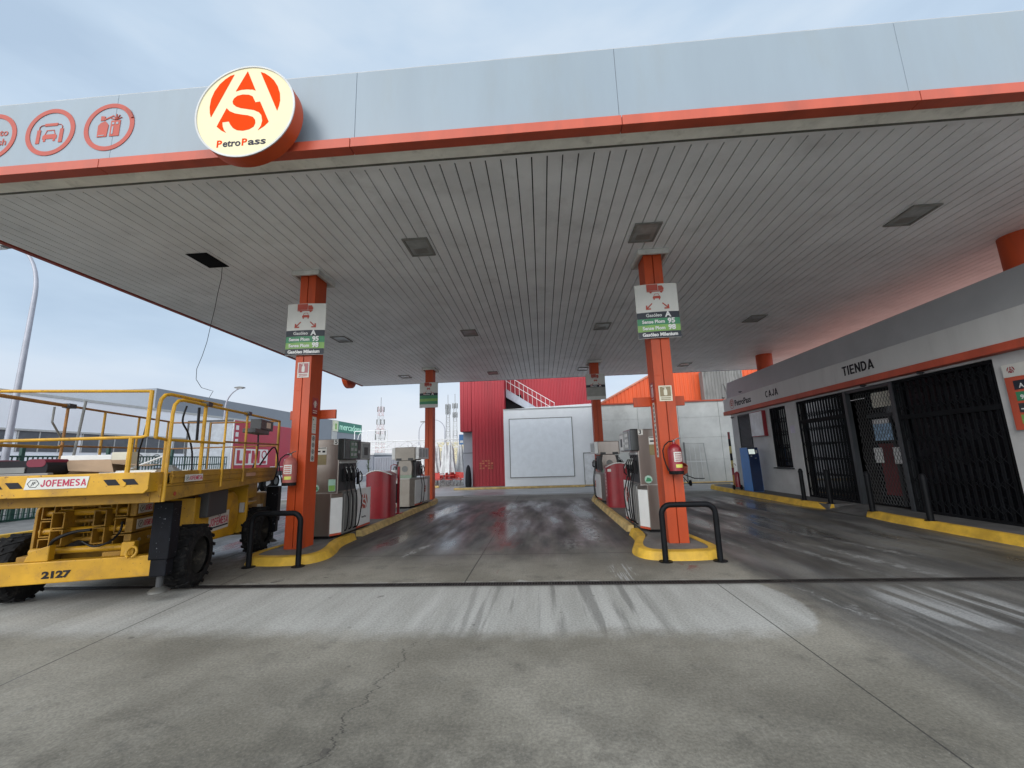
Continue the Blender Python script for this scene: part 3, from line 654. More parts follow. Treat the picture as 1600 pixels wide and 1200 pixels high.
# ------------------------------------------------------------------ islands
def offset_strip(path, w_, z0, z1, slope=.05):
    """kerb: path is the outer line (list of xy), island lies to the left of the path direction"""
    m = MB(); n = len(path); inn = []; top = []
    for i, p in enumerate(path):
        a = Vector(path[max(i-1, 0)]); b = Vector(path[min(i+1, n-1)]); d = (b-a).normalized(); nn = Vector((-d.y, d.x))
        inn.append(Vector(p)+nn*w_); top.append(Vector(p)+nn*slope)
    vs = []
    for i in range(n): vs += [(path[i][0], path[i][1], z0), (top[i].x, top[i].y, z1-.012), (top[i].x+(inn[i].x-top[i].x)*.2, top[i].y+(inn[i].y-top[i].y)*.2, z1), (inn[i].x, inn[i].y, z1), (inn[i].x, inn[i].y, z0)]
    fs = []
    for i in range(n-1):
        for k in range(4): fs.append((i*5+k, (i+1)*5+k, (i+1)*5+k+1, i*5+k+1))
    fs += [(0, 1, 2, 3, 4), tuple((n-1)*5+k for k in (4, 3, 2, 1, 0))]
    return m.add(vs, fs)
def smoothpath(pts, n=5):
    o = []
    for i in range(len(pts)-1):
        p0 = Vector(pts[max(i-1, 0)]); p1 = Vector(pts[i]); p2 = Vector(pts[i+1]); p3 = Vector(pts[min(i+2, len(pts)-1)])
        for k in range(n):
            t = k/n; o.append(tuple(.5*((2*p1)+(-p0+p2)*t+(2*p0-5*p1+4*p2-p3)*t*t+(-p0+3*p1-3*p2+p3)*t**3)))
    o.append(tuple(pts[-1])); return o
def island(cx, lab, mir):
    t = thing('pump_island', lab, 'pump island', (cx, 6.85, 0), group='raised pump islands with yellow kerbs')
    S = lambda pts: [(p[0]*mir, p[1]) for p in pts][::(1 if mir > 0 else -1)]
    MB().prism([(-.46, .42), (-.32, .16), (.32, .12), (.64, .3), (.62, .75), (.30, 1.5), (.33, 9.7), (.1, 10.2), (-.1, 10.2), (-.33, 9.7), (-.30, 1.5), (-.5, .9)] if mir > 0 else
               [(-a, b) for a, b in [(-.46, .42), (-.32, .16), (.32, .12), (.64, .3), (.62, .75), (.30, 1.5), (.33, 9.7), (.1, 10.2), (-.1, 10.2), (-.33, 9.7), (-.30, 1.5), (-.5, .9)]][::-1],
               (0, 0, .002), (1, 0, 0), (0, 1, 0), .118).build('slab', M_conc, t)
    nose = smoothpath([(-.50, 1.7), (-.56, .95), (-.58, .45), (-.42, .08), (0, -.02), (.42, .0), (.68, .12), (.80, .42), (.74, .85), (.58, 1.35), (.53, 1.7), (.52, 2.2)], 6)
    offset_strip(S(nose), .19, 0, .13).build('kerb', M_yk, t)
    offset_strip(S([(.50, 2.55), (.50, 4.3), (.50, 6.4), (.50, 8.2)]), .16, 0, .13).build('kerb', M_ykf, t)
    offset_strip(S([(.50, 8.5), (.48, 9.2), (.30, 10.15)]), .16, 0, .13).build('kerb', M_ykf, t)
    offset_strip(S([(-.30, 10.15), (-.5, 9.0), (-.5, 6), (-.5, 1.9)]), .16, 0, .13).build('kerb', M_ykf, t)
    return t
island(-4.55, 'long pump island with bright yellow rounded kerb, on the left behind the lift', 1)
island(2.22, 'long pump island with yellow kerb, on the right near the shop', -1)

def hoop(cx, w_, lab):
    t = thing('hoop_barrier', lab, 'barrier', (cx, 6.78, 0), group='black tubular hoop barriers')
    h = w_/2; r = .14; z = .83; pts = [(-h, 0, .01)]
    for k in range(8): a = R(180-90*k/7); pts.append((-h+r+r*math.cos(a), 0, z-r+r*math.sin(a)))
    for k in range(8): a = R(90-90*k/7); pts.append((h-r+r*math.cos(a), 0, z-r+r*math.sin(a)))
    pts.append((h, 0, .01)); MB().tube(pts, .042, 18).build('tube', M_blk, t, smooth=True)
    for sg in (-1, 1): MB().prism(circ(.10, 24), (sg*h, 0, .002), (1, 0, 0), (0, 1, 0), .012).build('foot_plate', M_blk, t)
hoop(-4.385, .83, 'black hoop barrier in front of the left front column, beside the lift'); hoop(2.19, .80, 'chipped black hoop barrier in front of the right front column')

# ------------------------------------------------------------------ fuel pumps
def nozzle(t, x, y, z, sg, hosebot=.25, out=.16, yoff=.0):
    n = MB()
    n.box(x-.025, x+.025, y-.03, y+.03, z-.16, z+.10); n.tube([(x+sg*.01, y, z+.09), (x+sg*.05, y, z+.12), (x+sg*.09, y, z+.05), (x+sg*.09, y, z-.06), (x+sg*.04, y, z-.12)], .014, 8)
    n.tube([(x, y, z+.05), (x-sg*.0, y, z+.14), (x-sg*.03, y, z+.2)], .012, 8)
    o = n.build('nozzle', M_hose, t, bevel=.008); g_ = MB(); g_.tube([(x+sg*.04, y, z+.14), (x+sg*.075, y, z+.02)], .011, 6); g_.build('nozzle_grip', M_lgrey, o)
    h = MB(); h.tube(smoothpath3([(x+sg*.03, y, z-.14), (x+sg*(.03+out*.4), y+.01+yoff*.2, z-.35), (x+sg*(.03+out*.7), y+.03+yoff*.5, (z+hosebot)/2), (x+sg*(.02+out*.5), y+.06+yoff*.8, hosebot+.08), (x+sg*.0, y+.1+yoff, hosebot)], 5), .013, 8); h.build('hose', M_hose, o, smooth=True)
def smoothpath3(pts, n=5):
    o = []
    for i in range(len(pts)-1):
        p0 = Vector(pts[max(i-1, 0)]); p1 = Vector(pts[i]); p2 = Vector(pts[i+1]); p3 = Vector(pts[min(i+2, len(pts)-1)])
        for k in range(n):
            t = k/n; o.append(tuple(.5*((2*p1)+(-p0+p2)*t+(2*p0-5*p1+4*p2-p3)*t*t+(-p0+3*p1-3*p2+p3)*t**3)))
    o.append(tuple(pts[-1])); return o
M_disp = mat('display_dark', (.03, .035, .035), .15); M_dispg = mat('display_green', (.06, .13, .075), .2, var=.2, scale=8); M_dispgr = mat('display_grey', (.30, .32, .31), .3, var=.2, scale=8)
def pump_near(cx, y0, lab, num, lane):
    """lane: +1 the lane with the detailed side is towards +X, -1 towards -X"""
    t = thing('fuel_pump', lab, 'fuel pump', (cx, y0, .12), group='fuel pumps on the islands')
    MB().box(-.20, .20, .05, 1.75, .0, .06).build('plinth', M_dark, t)
    lo = [(-.21, 0), (.21, 0), (.35, .22), (.35, 1.65), (.21, 1.85), (-.21, 1.85), (-.35, 1.65), (-.35, .22)]
    MB().prism(lo, (0, 0, .06), (1, 0, 0), (0, 1, 0), .83).build('lower_body', M_steel, t, bevel=.006)
    MB().prism([(-.33, .04), (.33, .04), (.33, .86), (-.33, .86)], (0, 0, .891), (1, 0, 0), (0, 1, 0), 1.10).build('upper_cabinet', M_steel, t, bevel=.015)
    MB().box(-.34, .34, .02, .04, .885, .905).build('seam', M_steel2, t)
    for sg in (-1, 1):
        # corner white panels
        a, b = Vector((sg*.215, .0, 0)), Vector((sg*.352, .218, 0)); d = (b-a)
        U = d.normalized() if sg > 0 else -d.normalized(); N = U.cross(Vector((0, 0, 1)))
        O = (a if sg > 0 else b)+N*.002
        MB().box(0, d.length, -.008, .0, .10, .80, Matrix.Translation(O) @ Matrix((( U.x, -N.x, 0, 0), (U.y, -N.y, 0, 0), (0, 0, 1, 0), (0, 0, 0, 1)))).build('corner_panel', M_wht, t, bevel=.004)
        MB().box(0, d.length, -.0085, .0, .06, .098, Matrix.Translation(O) @ Matrix((( U.x, -N.x, 0, 0), (U.y, -N.y, 0, 0), (0, 0, 1, 0), (0, 0, 0, 1)))).build('orange_trim', M_band, t)
        x0, x1 = (.345, .362) if sg > 0 else (-.362, -.345)
        MB().box(x0, x1, .92, 1.64, .10, .92).build('side_panel', M_wht, t, bevel=.012)
        MB().box(x0, x1, .92, 1.64, .06, .098).build('orange_trim', M_band, t)
        MB().box(min(sg*.352, sg*.30), max(sg*.352, sg*.30), .24, .90, .06, .90).build('hose_bay', M_grey, t)
        r = MB()
        for k in range(4): r.box(min(sg*.353, sg*.366), max(sg*.353, sg*.366), .30+.16*k, .318+.16*k, .10, .86)
        r.build('bay_rib', M_steel2, t)
        face = FE if sg > 0 else FW
        logo(t, Vector((sg*.3625, 1.28, .56)), *face, .25, M_pink)
        text('PetroPass', .06, (sg*.3625, 1.28, .27), *face, M_ink, t, bold=.01, ext=.002)
        # nozzle bay
        MB().box(min(sg*.33, sg*.336), max(sg*.33, sg*.336), .06, .84, .93, 1.50).build('nozzle_bay', M_dgrey, t)
        MB().box(min(sg*.336, sg*.36), max(sg*.336, sg*.36), .06, .84, 1.49, 1.53).build('bay_ledge', M_lgrey, t)
        for k in range(3): nozzle(t, sg*.375, .20+.2*k, 1.27, sg, .12, .10, .02)
        nozzle(t, sg*.385, .86, 1.18, sg, .12, .16, -.25)
        # display head
        hx = (.30, .46) if sg > 0 else (-.46, -.30)
        MB().box(*hx, .02, .80, 1.56, 2.0).build('display_head', M_disp, t, bevel=.02)
        MB().box(*((.30, .44) if sg > 0 else (-.44, -.30)), .805, 1.38, 1.56, 1.97).build('price_head', M_lgrey, t, bevel=.025)
        x = sg*.461
        MB().box(min(x, x+sg*.004), max(x, x+sg*.004), .26, .60, 1.60, 1.96).build('price_screen', M_dispg if lane > 0 else M_dispgr, t)
        MB().box(min(x, x+sg*.004), max(x, x+sg*.004), .62, .76, 1.60, 1.96).build('side_screen', M_dgrey if lane > 0 else M_dispgr, t)
        g = MB()
        for k in range(3):
            for q in range(2): g.box(min(x+sg*.0045, x+sg*.006), max(x+sg*.0045, x+sg*.006), .29+.16*q, .40+.16*q, 1.64+.11*k, 1.70+.11*k)
        g.box(min(x+sg*.0045, x+sg*.006), max(x+sg*.0045, x+sg*.006), .65, .73, 1.70, 1.76)
        g.build('price_digits', M_dispgr if lane > 0 else M_wht, t)
        x = sg*.441
        MB().box(min(x, x+sg*.004), max(x, x+sg*.004), .92, 1.30, 1.60, 1.92).build('card_panel', mat('card_panel', (.22, .235, .23), .3) if lane > 0 else M_wht, t)
        MB().box(min(x+sg*.0045, x+sg*.007), max(x+sg*.0045, x+sg*.007), 1.0, 1.2, 1.66, 1.84).build('keypad', M_dgrey, t)
    MB().box(-.3, .3, .10, 1.30, 1.70, 1.985).build('head_bridge', M_steel2, t, bevel=.01)
    # end face stickers
    e = .038
    MB().box(-.19 if lane > 0 else -.10, .06 if lane > 0 else .15, e-.003, e, 1.68-.0, 1.83).build('notice', M_signw, t)
    MB().box(-.19 if lane > 0 else -.10, .06 if lane > 0 else .15, e-.003, e, 1.47, 1.675).build('notice', mat('old_sticker', (.26, .21, .10), .6, var=.2), t)
    g = MB(); bx = -.19 if lane > 0 else -.10
    g.box(bx+.01, bx+.23, e-.005, e-.0035, 1.808, 1.822); g.box(bx+.02, bx+.12, e-.005, e-.0035, 1.73, 1.76); g.box(bx+.16, bx+.22, e-.005, e-.0035, 1.72, 1.76)
    g.build('notice_print', M_ink, t)
    for sg in (-1, 1):
        MB().box(sg*.26-.055, sg*.26+.055, e-.003, e, 1.875, 1.985).build('number_plate', M_signw, t)
        text(num[0 if sg < 0 else 1],   .12, (sg*.26, e-.0035, 1.93), *FX, M_ink, t, name='pump_number', bold=.02, ext=.002)
    MB().prism(circ(.075, 28), (-.14 if lane > 0 else -.17, e, 1.0), *FX, .003).build('round_sticker', mat('sticker_pale_green', (.35, .55, .45), .5), t)
    MB().prism([(-.06, -.03), (.06, -.03), (.04, .03), (-.02, .05)], (-.14 if lane > 0 else -.17, e-.0035, .99), *FX, .002).build('sticker_motif', M_green, t)
    if lane > 0:
        MB().box(.13, .28, e-.003, e, .93, 1.17).build('green_sticker', MATS['sticker_pale_green'], t); MB().box(.14, .27, e-.005, e-.0035, .94, 1.05).build('sticker_motif', M_lgreen, t)
    return t
pump_near(-4.535, 8.42, 'tall brown steel fuel pump number 5 with four hoses, left island behind the column', '75', 1)
pump_near(2.235, 8.52, 'tall brown steel fuel pump number 3 beside the right front column', '31', -1)

M_beige = mat('beige_panel', (.33, .30, .26), .45, metal=.3, var=.1)
def pump_far(cx, y0, lab, lane, dark):
    t = thing('fuel_pump', lab, 'fuel pump', (cx, y0, .12), group='fuel pumps on the islands'); body = dark
    MB().box(-.20, .20, .05, 2.2, .0, .06).build('plinth', M_dark, t)
    lo = [(-.21, 0), (.21, 0), (.31, .25), (.36, .9), (.36, 1.6), (.31, 2.1), (-.31, 2.1), (-.36, 1.6), (-.36, .9), (-.31, .25)]
    MB().prism(lo, (0, 0, .06), (1, 0, 0), (0, 1, 0), .86).build('lower_body', body, t, bevel=.006)
    MB().prism([(a*1.01, b) for a, b in lo], (0, 0, .925), (1, 0, 0), (0, 1, 0), .025).build('worktop', M_steel2, t)
    MB().box(-.22, .22, .15, .75, .952, 1.05).build('sticker_band', mat('band_pale_green', (.25, .33, .25), .5), t)
    MB().prism([(-.22, 1.05), (.22, 1.05), (.24, 1.3), (.20, 1.52), (-.20, 1.52), (-.24, 1.3)], (0, .75, 0), *FX, .60).build('neck', body, t, bevel=.01)
    MB().box(-.34, .34, .12, .85, 1.52, 1.96).build('head', body, t, bevel=.02)
    g = MB(); ring(g, .10, .075, (0, .147, 1.25), *FX, .01, 28); g.prism(circ(.075, 28), (0, .148, 1.25), *FX, .004); g.build('round_vent', M_grey, t)
    g = MB()
    for sg in (-1, 1): g.box(sg*.2-.09, sg*.2+.09, .118, .122, 1.53, 1.60)
    g.build('head_feet', M_dgrey, t)
    for sg in (-1, 1):
        x = sg*.341
        MB().box(min(x, x+sg*.12), max(x, x+sg*.12), .16, 1.35, 1.56, 1.95).build('display_head', M_wht, t, bevel=.015)
        q = MB()
        for k in range(3):
            a_, b_ = x+sg*.1205, x+sg*.124; q.box(min(a_, b_), max(a_, b_), .24+.36*k, .50+.36*k, 1.62, 1.90)
        q.build('price_screen', M_dispgr, t)
        MB().box(min(sg*.22, sg*.33), max(sg*.22, sg*.33), .30, .9, 1.0, 1.50).build('nozzle_bay', M_dgrey, t)
        for k in range(2): nozzle(t, sg*.40, .45+.28*k, 1.22, sg, .12, .10, -.1)
        MB().box(min(sg*.345, sg*.363), max(sg*.345, sg*.363), .95, 1.6, .12, .86).build('side_panel', M_wht, t)
        # sloped white front part of the lane side
        a = Vector((sg*.312, .25)); b = Vector((sg*.362, .9))
        pn = [(a.x, a.y), (b.x, b.y), (b.x+sg*.012, b.y), (a.x+sg*.012, a.y)]
        MB().prism(pn if sg < 0 else pn[::-1], (0, 0, .12), (1, 0, 0), (0, 1, 0), .76).build('side_panel', M_wht, t)
        MB().prism(pn if sg < 0 else pn[::-1], (0, 0, .07), (1, 0, 0), (0, 1, 0), .045).build('orange_trim', M_band, t)
        logo(t, Vector((sg*.365, 1.25, .5)), *(FE if sg > 0 else FW), .17, M_pink)
    return t
pump_far(-4.545, 13.55, 'low beige fuel pump with overhanging head and round vent, left island far end', 1, M_beige)
pump_far(2.19, 13.9, 'grey brown fuel pump with overhanging head beyond the red bin, right island', -1, M_steel)

# red bins
def bin_(cx, cy, lab, label_=False):
    t = thing('waste_bin', lab, 'bin', (cx, cy, .12), group='tall red bins on the islands')
    pl = []
    for k in range(13): a = R(180+180*k/12); pl.append((.35*math.cos(a), .10+.16*math.sin(a)))
    pl += [(.35, .50), (-.35, .50)]
    MB().prism(pl, (0, 0, .0), (1, 0, 0), (0, 1, 0), 1.14).build('shell', M_red, t, smooth=True)
    top = MB(); n = 13
    for k in range(n-1):
        x0, x1 = -.36+.72*k/(n-1), -.36+.72*(k+1)/(n-1); h = lambda x: 1.145+.12*(1-(x/.36)**2)
        yf = lambda x: .09-.17*math.sqrt(max(0, 1-(x/.361)**2))
        top.add([(x0, yf(x0), 1.13), (x1, yf(x1), 1.13), (x1, yf(x1), h(x1)), (x0, yf(x0), h(x0)), (x0, .52, 1.13), (x1, .52, 1.13), (x1, .52, h(x1)), (x0, .52, h(x0))],
                [(0, 1, 2, 3), (4, 7, 6, 5), (3, 2, 6, 7), (0, 4, 5, 1)])
    top.build('lid', M_red, t)
    rim = MB(); pts = []
    for k in range(n): x = -.36+.72*k/(n-1); pts.append((x, .09-.17*math.sqrt(max(0, 1-(x/.361)**2))-.004, 1.15+.12*(1-(x/.36)**2)))
    rim.tube(pts, .016, 8); rim.build('rim', M_wht, t, smooth=True)
    if label_:
        MB().box(-.33, -.2, -.02, -.0, 1.02, 1.10).build('label', M_signw, t)
        q = MB()
        for k in range(7): q.box(-.356, -.3515, .26, .31, .3+.1*k, .37+.1*k)
        q.build('label_marks', M_signw, t)
bin_(-4.53, 11.35, 'tall dark red bin with white curved rim between the two left pumps')
bin_(2.22, 12.65, 'tall red bin between the two pumps on the right island', True)
t = thing('squeegee_stand', 'slim dark red stand with paper roll and bucket right of the left bin', 'stand', (-4.28, 12.35, .12))
MB().box(-.03, .03, -.03, .03, 0, 1.35).build('post', M_red, t); MB().box(-.16, .12, -.12, .12, .0, .03).build('foot', M_red, t)
m = MB(); m.lathe([(0, .3), (.10, .3), (.12, .85), (.11, .85), (.10, .83), (0, .83)], (-.14, 0, 0), n=20); m.build('bucket', M_dgrey, t, smooth=True)
m = MB(); m.lathe([(0, 1.0), (.09, 1.0), (.09, 1.25), (0, 1.25)], (-.14, 0, 0), n=20); m.build('paper_roll', M_wht, t, smooth=True)
m = MB(); m.tube([(-.24, -.02, 1.0), (-.24, -.02, 1.38), (-.14, -.02, 1.42), (-.04, -.02, 1.38)], .012, 8); m.build('arm', M_red, t)

# ------------------------------------------------------------------ shop
M_wall = mat('shop_wall', (.52, .525, .52), .8, var=.08, scale=1.2, dirt=.15, bump=.35, bscale=120)
M_bandw = mat('shop_band_white', (.60, .605, .59), .55, var=.06, scale=1.0, dirt=.12, streak=True)
M_par = mat('shop_parapet', (.40, .41, .42), .45, var=.08, scale=.8)
M_roof = mat('shop_roof_red', (.80, .42, .33), .8, var=.2)
M_gr = mat('grille_paint', (.006, .007, .009), .75, var=.3)
M_glass2 = mat('dim_glass', (.008, .009, .012), .25, var=.2)
M_frame = mat('frame_grey', (.035, .04, .045), .45)
M_int = mat('interior_dark', (.02, .02, .022), .9)
t = thing('shop_building', 'low white station shop with dark shuttered front and orange stripe, on the right', 'shop', (0, 0, 0))
WX = 8.38
wm = MB(); ys = [2.5, 8.12, 14.23, 14.83, 15.87, 18.95]
def wseg(y0, y1, z0, z1): wm.box(WX, WX+.25, y0, y1, z0, z1)
wseg(2.5, 8.12, .1, 3.21); wseg(14.23, 14.83, .1, 3.21); wseg(15.87, 18.95, .1, 3.21)
wseg(8.12, 14.23, 3.16, 3.21); wseg(14.83, 15.87, .1, 1.02); wseg(14.83, 15.87, 3.13, 3.21)
wm.box(WX+.25, 14, 18.7, 18.95, .1, 4.3); wm.box(WX+.252, 14, 18.2, 18.698, 3.2, 4.3)
wm.build('wall', M_wall, t)
MB().box(WX+2.2, WX+2.3, 2.5, 18.7, .1, 3.2).build('interior_wall', M_int, t)
MB().box(WX+.25, WX+2.2, 2.5, 18.7, .1, .14).build('interior_floor', M_int, t)
MB().box(WX+.25, WX+2.2, 2.5, 18.7, 3.22, 3.3).build('interior_ceiling', M_int, t)
MB().box(8.24, 8.62, 2.5, 19.25, 3.375, 3.93).build('fascia', M_bandw, t, bevel=.01)
MB().box(8.20, 8.62, 2.5, 19.27, 3.215, 3.372).build('orange_stripe', M_band, t, bevel=.01)
MB().prism([(8.33, 3.931), (8.58, 3.931), (8.58, 4.66), (8.42, 4.66)], (0, 19.1, 0), (1, 0, 0), (0, 0, 1), 16.6).build('parapet', M_par, t, bevel=.01)
MB().box(8.62, 14, 2.5, 18.95, 4.32, 4.40).build('roof', M_roof, t)
U, V = FW
text('PetroPass', .34, (8.238, 17.45, 3.625), U, V, M_ink, t, bold=.025, width=1.38)
logo(t, Vector((8.2395, 18.42, 3.63)), U, V, .20, M_pink, t=.003)
g = MB(); ring(g, .205, .185, (8.2395, 18.42, 3.64), U, V, .002, 30); g.build('emblem_ring', M_pink, t)
caps('CAJA', .24, (8.238, 15.27, 3.64), U, V, M_ink, t, .82)
caps('TIENDA', .25, (8.238, 11.15, 3.66), U, V, M_ink, t, 1.08)
# louvred panel
g = MB()
for q in ((17.3, 17.36, 1.45, 3.12), (18.24, 18.3, 1.45, 3.12), (17.36, 18.24, 3.06, 3.12), (17.36, 18.24, 1.75, 1.81), (17.36, 18.24, 1.45, 1.50)): g.box(8.34, WX-.001, q[0], q[1], q[2], q[3])
lv = g.build('louvre_frame', M_frame, t)
g = MB(); z = 1.83
while z < 3.04: g.add([(8.372, 17.36, z+.045), (8.372, 18.24, z+.045), (8.346, 18.24, z), (8.346, 17.36, z)], [(0, 1, 2, 3)]); z += .05
g.build('louvre_slat', mat('louvre_metal', (.06, .063, .068), .5), lv)
MB().box(8.365, WX-.002, 17.36, 18.24, 1.50, 1.75).build('louvre_panel', M_frame, lv)
MB().box(8.376, WX-.0005, 17.36, 18.24, 1.81, 3.06).build('louvre_back', M_dark, lv)
M_glass3 = mat('bright_glass', (.02, .024, .03), .08, var=.1); M_glass3.node_tree.nodes['Principled BSDF'].inputs['IOR'].default_value = 3.2
M_glass3.node_tree.nodes['Principled BSDF'].inputs['Roughness'].default_value = .04
for l_ in list(M_glass3.node_tree.links):
    if l_.to_socket.name == 'Roughness': M_glass3.node_tree.links.remove(l_)
def glazed(y0, y1, z0, z1, x=WX+.16, nm='window', gm=None):
    fr = MB(); 
    for q in ((y0, y0+.05, z0, z1), (y1-.05, y1, z0, z1), (y0+.05, y1-.05, z1-.05, z1), (y0+.05, y1-.05, z0, z0+.05)): fr.box(x-.03, x+.03, *q)
    o = fr.build(nm+'_frame', M_frame, t); MB().box(x-.006, x+.002, y0+.05, y1-.05, z0+.05, z1-.05).build('glass', gm or M_glass, o); return o
def bars(y0, y1, z0, z1, x=WX+.04, step=.125, zz=()):
    b = MB()
    for q in ((y0, y0+.05, z0, z1), (y1-.05, y1, z0, z1), (y0+.05, y1-.05, z1-.06, z1), (y0+.05, y1-.05, z0, z0+.05)): b.box(x-.02, x+.02, *q)
    for z in zz: b.box(x-.022, x+.022, y0+.05, y1-.05, z-.05, z+.05)
    y = y0+.05+step*.5
    while y < y1-.06:
        b.box(x-.008, x+.008, y-.028, y-.006, z0+.05, z1-.06); b.box(x-.008, x+.008, y+.006, y+.028, z0+.05, z1-.06)
        y += step
    n = int((y1-y0-.1)/step)
    edges = [z0+.05]+[z for z in zz]+[z1-.06]
    for a, c in zip(edges[:-1], edges[1:]):
        k = 0; z = a+.12
        while z < c-.18:
            yy = y0+.05+step*.5
            while yy < y1-.06-step*.6:
                b.tube([(x-.014, yy, z), (x-.014, yy+step, z+.16)], .007, 4, False); b.tube([(x-.016, yy, z+.16), (x-.016, yy+step, z)], .007, 4, False)
                yy += step
            z += .46
    return b.build('grille', M_gr, t)
glazed(14.83, 15.87, 1.02, 3.13, gm=M_glass3); bars(14.84, 15.86, 1.03, 3.12, step=.13)
MB().box(8.30, WX+.02, 14.78, 15.92, .98, 1.018).build('sill', M_frame, t)
glazed(12.05, 14.23, .14, 3.15, nm='shop_window', gm=M_glass3); bars(12.05, 14.22, .15, 3.15, zz=(2.5,))
glazed(8.12, 10.4, .14, 3.15, nm='shop_window', gm=M_glass2); bars(8.13, 10.4, .15, 3.15, zz=(2.28,), step=.15)
g = MB(); g.box(WX, WX+.12, 11.95, 12.049, .14, 3.155); g.box(WX, WX+.12, 10.402, 10.5, .14, 3.155); g.box(WX+.02, WX+.3, 10.5, 11.95, 3.08, 3.155); g.build('door_frame', M_frame, t)
MB().box(WX+.5, WX+.52, 10.5, 11.95, .14, 3.08).build('door', M_glass, t)
g = MB(); g.box(WX+.47, WX+.53, 11.2, 11.26, .14, 2.4); g.box(WX+.46, WX+.54, 10.5, 11.95, 2.4, 2.48); g.box(WX+.46, WX+.5, 10.5, 10.56, .14, 2.4); g.build('door_rail', M_frame, t)
g = MB(); k = -3.0
while k < 1.5:
    for sg in (1, -1):
        # diagonals clipped to the opening
        a0 = max(0, -k); 
        pts = []
        for s_ in range(0, 31):
            z = .2+s_*.0955; y = 10.5+k+(z-.2)*.5 if sg > 0 else 11.95-k-(z-.2)*.5
            if 10.5 < y < 11.95: pts.append((WX+.2, y, z))
        if len(pts) > 1: g.tube([pts[0], pts[-1]], .006, 4, False)
    k += .09
g.build('door_mesh', mat('mesh_metal', (.07, .07, .072), .5, metal=.3), t)
for y0, y1, z0, z1, m in ((10.95, 11.50, 1.78, 2.2, mat('poster_blue', (.35, .55, .75), .5, var=.25, scale=9)), (11.36, 11.62, 1.22, 1.6, M_wht), (10.78, 11.02, 1.2, 1.6, M_wht), (10.75, 11.4, 2.62, 3.0, mat('poster_cream', (.75, .73, .62), .6, var=.2)), (11.0, 11.5, 2.2, 2.32, M_wht)):
    MB().box(WX+.25, WX+.262, y0, y1, z0, z1).build('poster', m, t)
MB().box(WX+.485, WX+.499, 11.3, 11.75, .4, 1.7).build('poster', mat('poster_red', (.16, .015, .02), .5), t)
MB().box(WX-.012, WX-.001, 14.44, 14.68, 2.17, 2.42).build('notice', mat('notice_lilac', (.55, .52, .62), .5), t)
t2 = thing('light_box_sign', 'blank white wall box sign with red side beside the cashier window', 'sign', (8.24, 16.1, 2.15))
MB().box(0, .139, 0, .95, 0, .96).build('box', M_red, t2, bevel=.01); MB().box(-.012, -.001, .03, .92, .03, .93).build('face', mat('face_white', (.75, .77, .8), .4), t2)
t2 = thing('price_board', 'orange and white fuel price board on shop wall at the right edge', 'sign', (8.33, 7.95, 1.83))
MB().box(0, .049, -2.0, 0, 0, .93).build('board', M_band, t2, bevel=.005); MB().box(0, .049, -2.0, 0, .932, 1.16).build('header', M_signw, t2)
logo(t2, Vector((-.001, -.14, 1.04)), *FW, .085, M_red, t=.003); text('PetroPass', .12, (-.001, -.62, 1.05), *FW, M_ink, t2, bold=.01)
for k, (s_, m) in enumerate((('A', M_navy), ('95', M_green), ('', M_dgrey), ('', M_lgreen))):
    MB().box(-.004, -.001, -.36, -.13, .70-.2*k, .86-.2*k).build('grade_tile', m, t2)
    if s_: text(s_, .11, (-.0045, -.245, .76-.2*k), *FW, M_wht, t2, bold=.02, ext=.002)
    else: MB().box(-.006, -.0045, -.33, -.16, .75-.2*k, .77-.2*k).build('tile_line', M_wht, t2)
    MB().box(-.004, -.001, -1.1, -.5, .70-.2*k, .86-.2*k).build('price_window', M_dgrey, t2)
def camera_(loc, lab, d=-1):
    c = thing('security_camera', lab, 'camera', loc, group='security cameras on the shop')
    MB().cyl((0, 0, 0), (-.09, 0, 0), .012, n=8).build('arm', M_blk, c); b = MB(); b.cyl((-.09, -.05, -.02), (-.09, .05, -.0), .03, n=14); b.build('body', M_dgrey, c)
camera_((8.24, 19.0, 4.0), 'small camera on the band at the far corner of the shop, higher one'); camera_((8.38, 18.7, 3.08), 'small camera under the orange stripe at the far corner')
camera_((8.24, 17.4, 4.02), 'small dark camera on top of the shop band above the PetroPass lettering'); camera_((8.38, 9.5, 3.19), 'small dark dome camera above the right shutter')
camera_((8.38, 11.15, 3.19), 'small dark camera above the shop door')
m = tag(MB().tube([(8.36, 19.0, 3.95), (8.30, 19.05, 4.5), (8.22, 19.0, 4.62), (8.12, 18.9, 4.6)], .015, 8).build('pole_bracket', M_lgrey), 'thin bent metal bracket on the far corner of the shop band', 'bracket')

# sidewalk and kerb
sw = MB(); sw.prism([(7.58, 2.5), (8.6, 2.5), (8.6, 10.8), (7.62, 10.8)], (0, 0, 0), (1, 0, 0), (0, 1, 0), .148)
sw.prism([(7.6, 12.12), (8.6, 12.12), (8.6, 20.5), (7.95, 20.5), (7.65, 20.1), (7.58, 19.4)], (0, 0, 0), (1, 0, 0), (0, 1, 0), .148)
sw.add([(7.47, 10.801, .012), (8.3, 10.801, .147), (8.6, 10.801, .147), (8.6, 12.119, .147), (8.3, 12.119, .147), (7.47, 12.119, .012), (7.62, 10.801, -.05), (7.62, 12.119, -.05)], [(0, 1, 4, 5), (1, 2, 3, 4)])
tag(sw.build('sidewalk', mat('sidewalk_concrete', (.10, .10, .10), .8, var=.25, dirt=.4, bump=.3)), kind='structure')
kb = offset_strip([(7.45, 2.5), (7.45, 6), (7.46, 9), (7.47, 10.2), (7.60, 10.8)][::-1], -.0001, 0, .15)
def kerb_r(path, m):
    q = MB(); offset_strip_(q, path).build('kerb', m, kt)
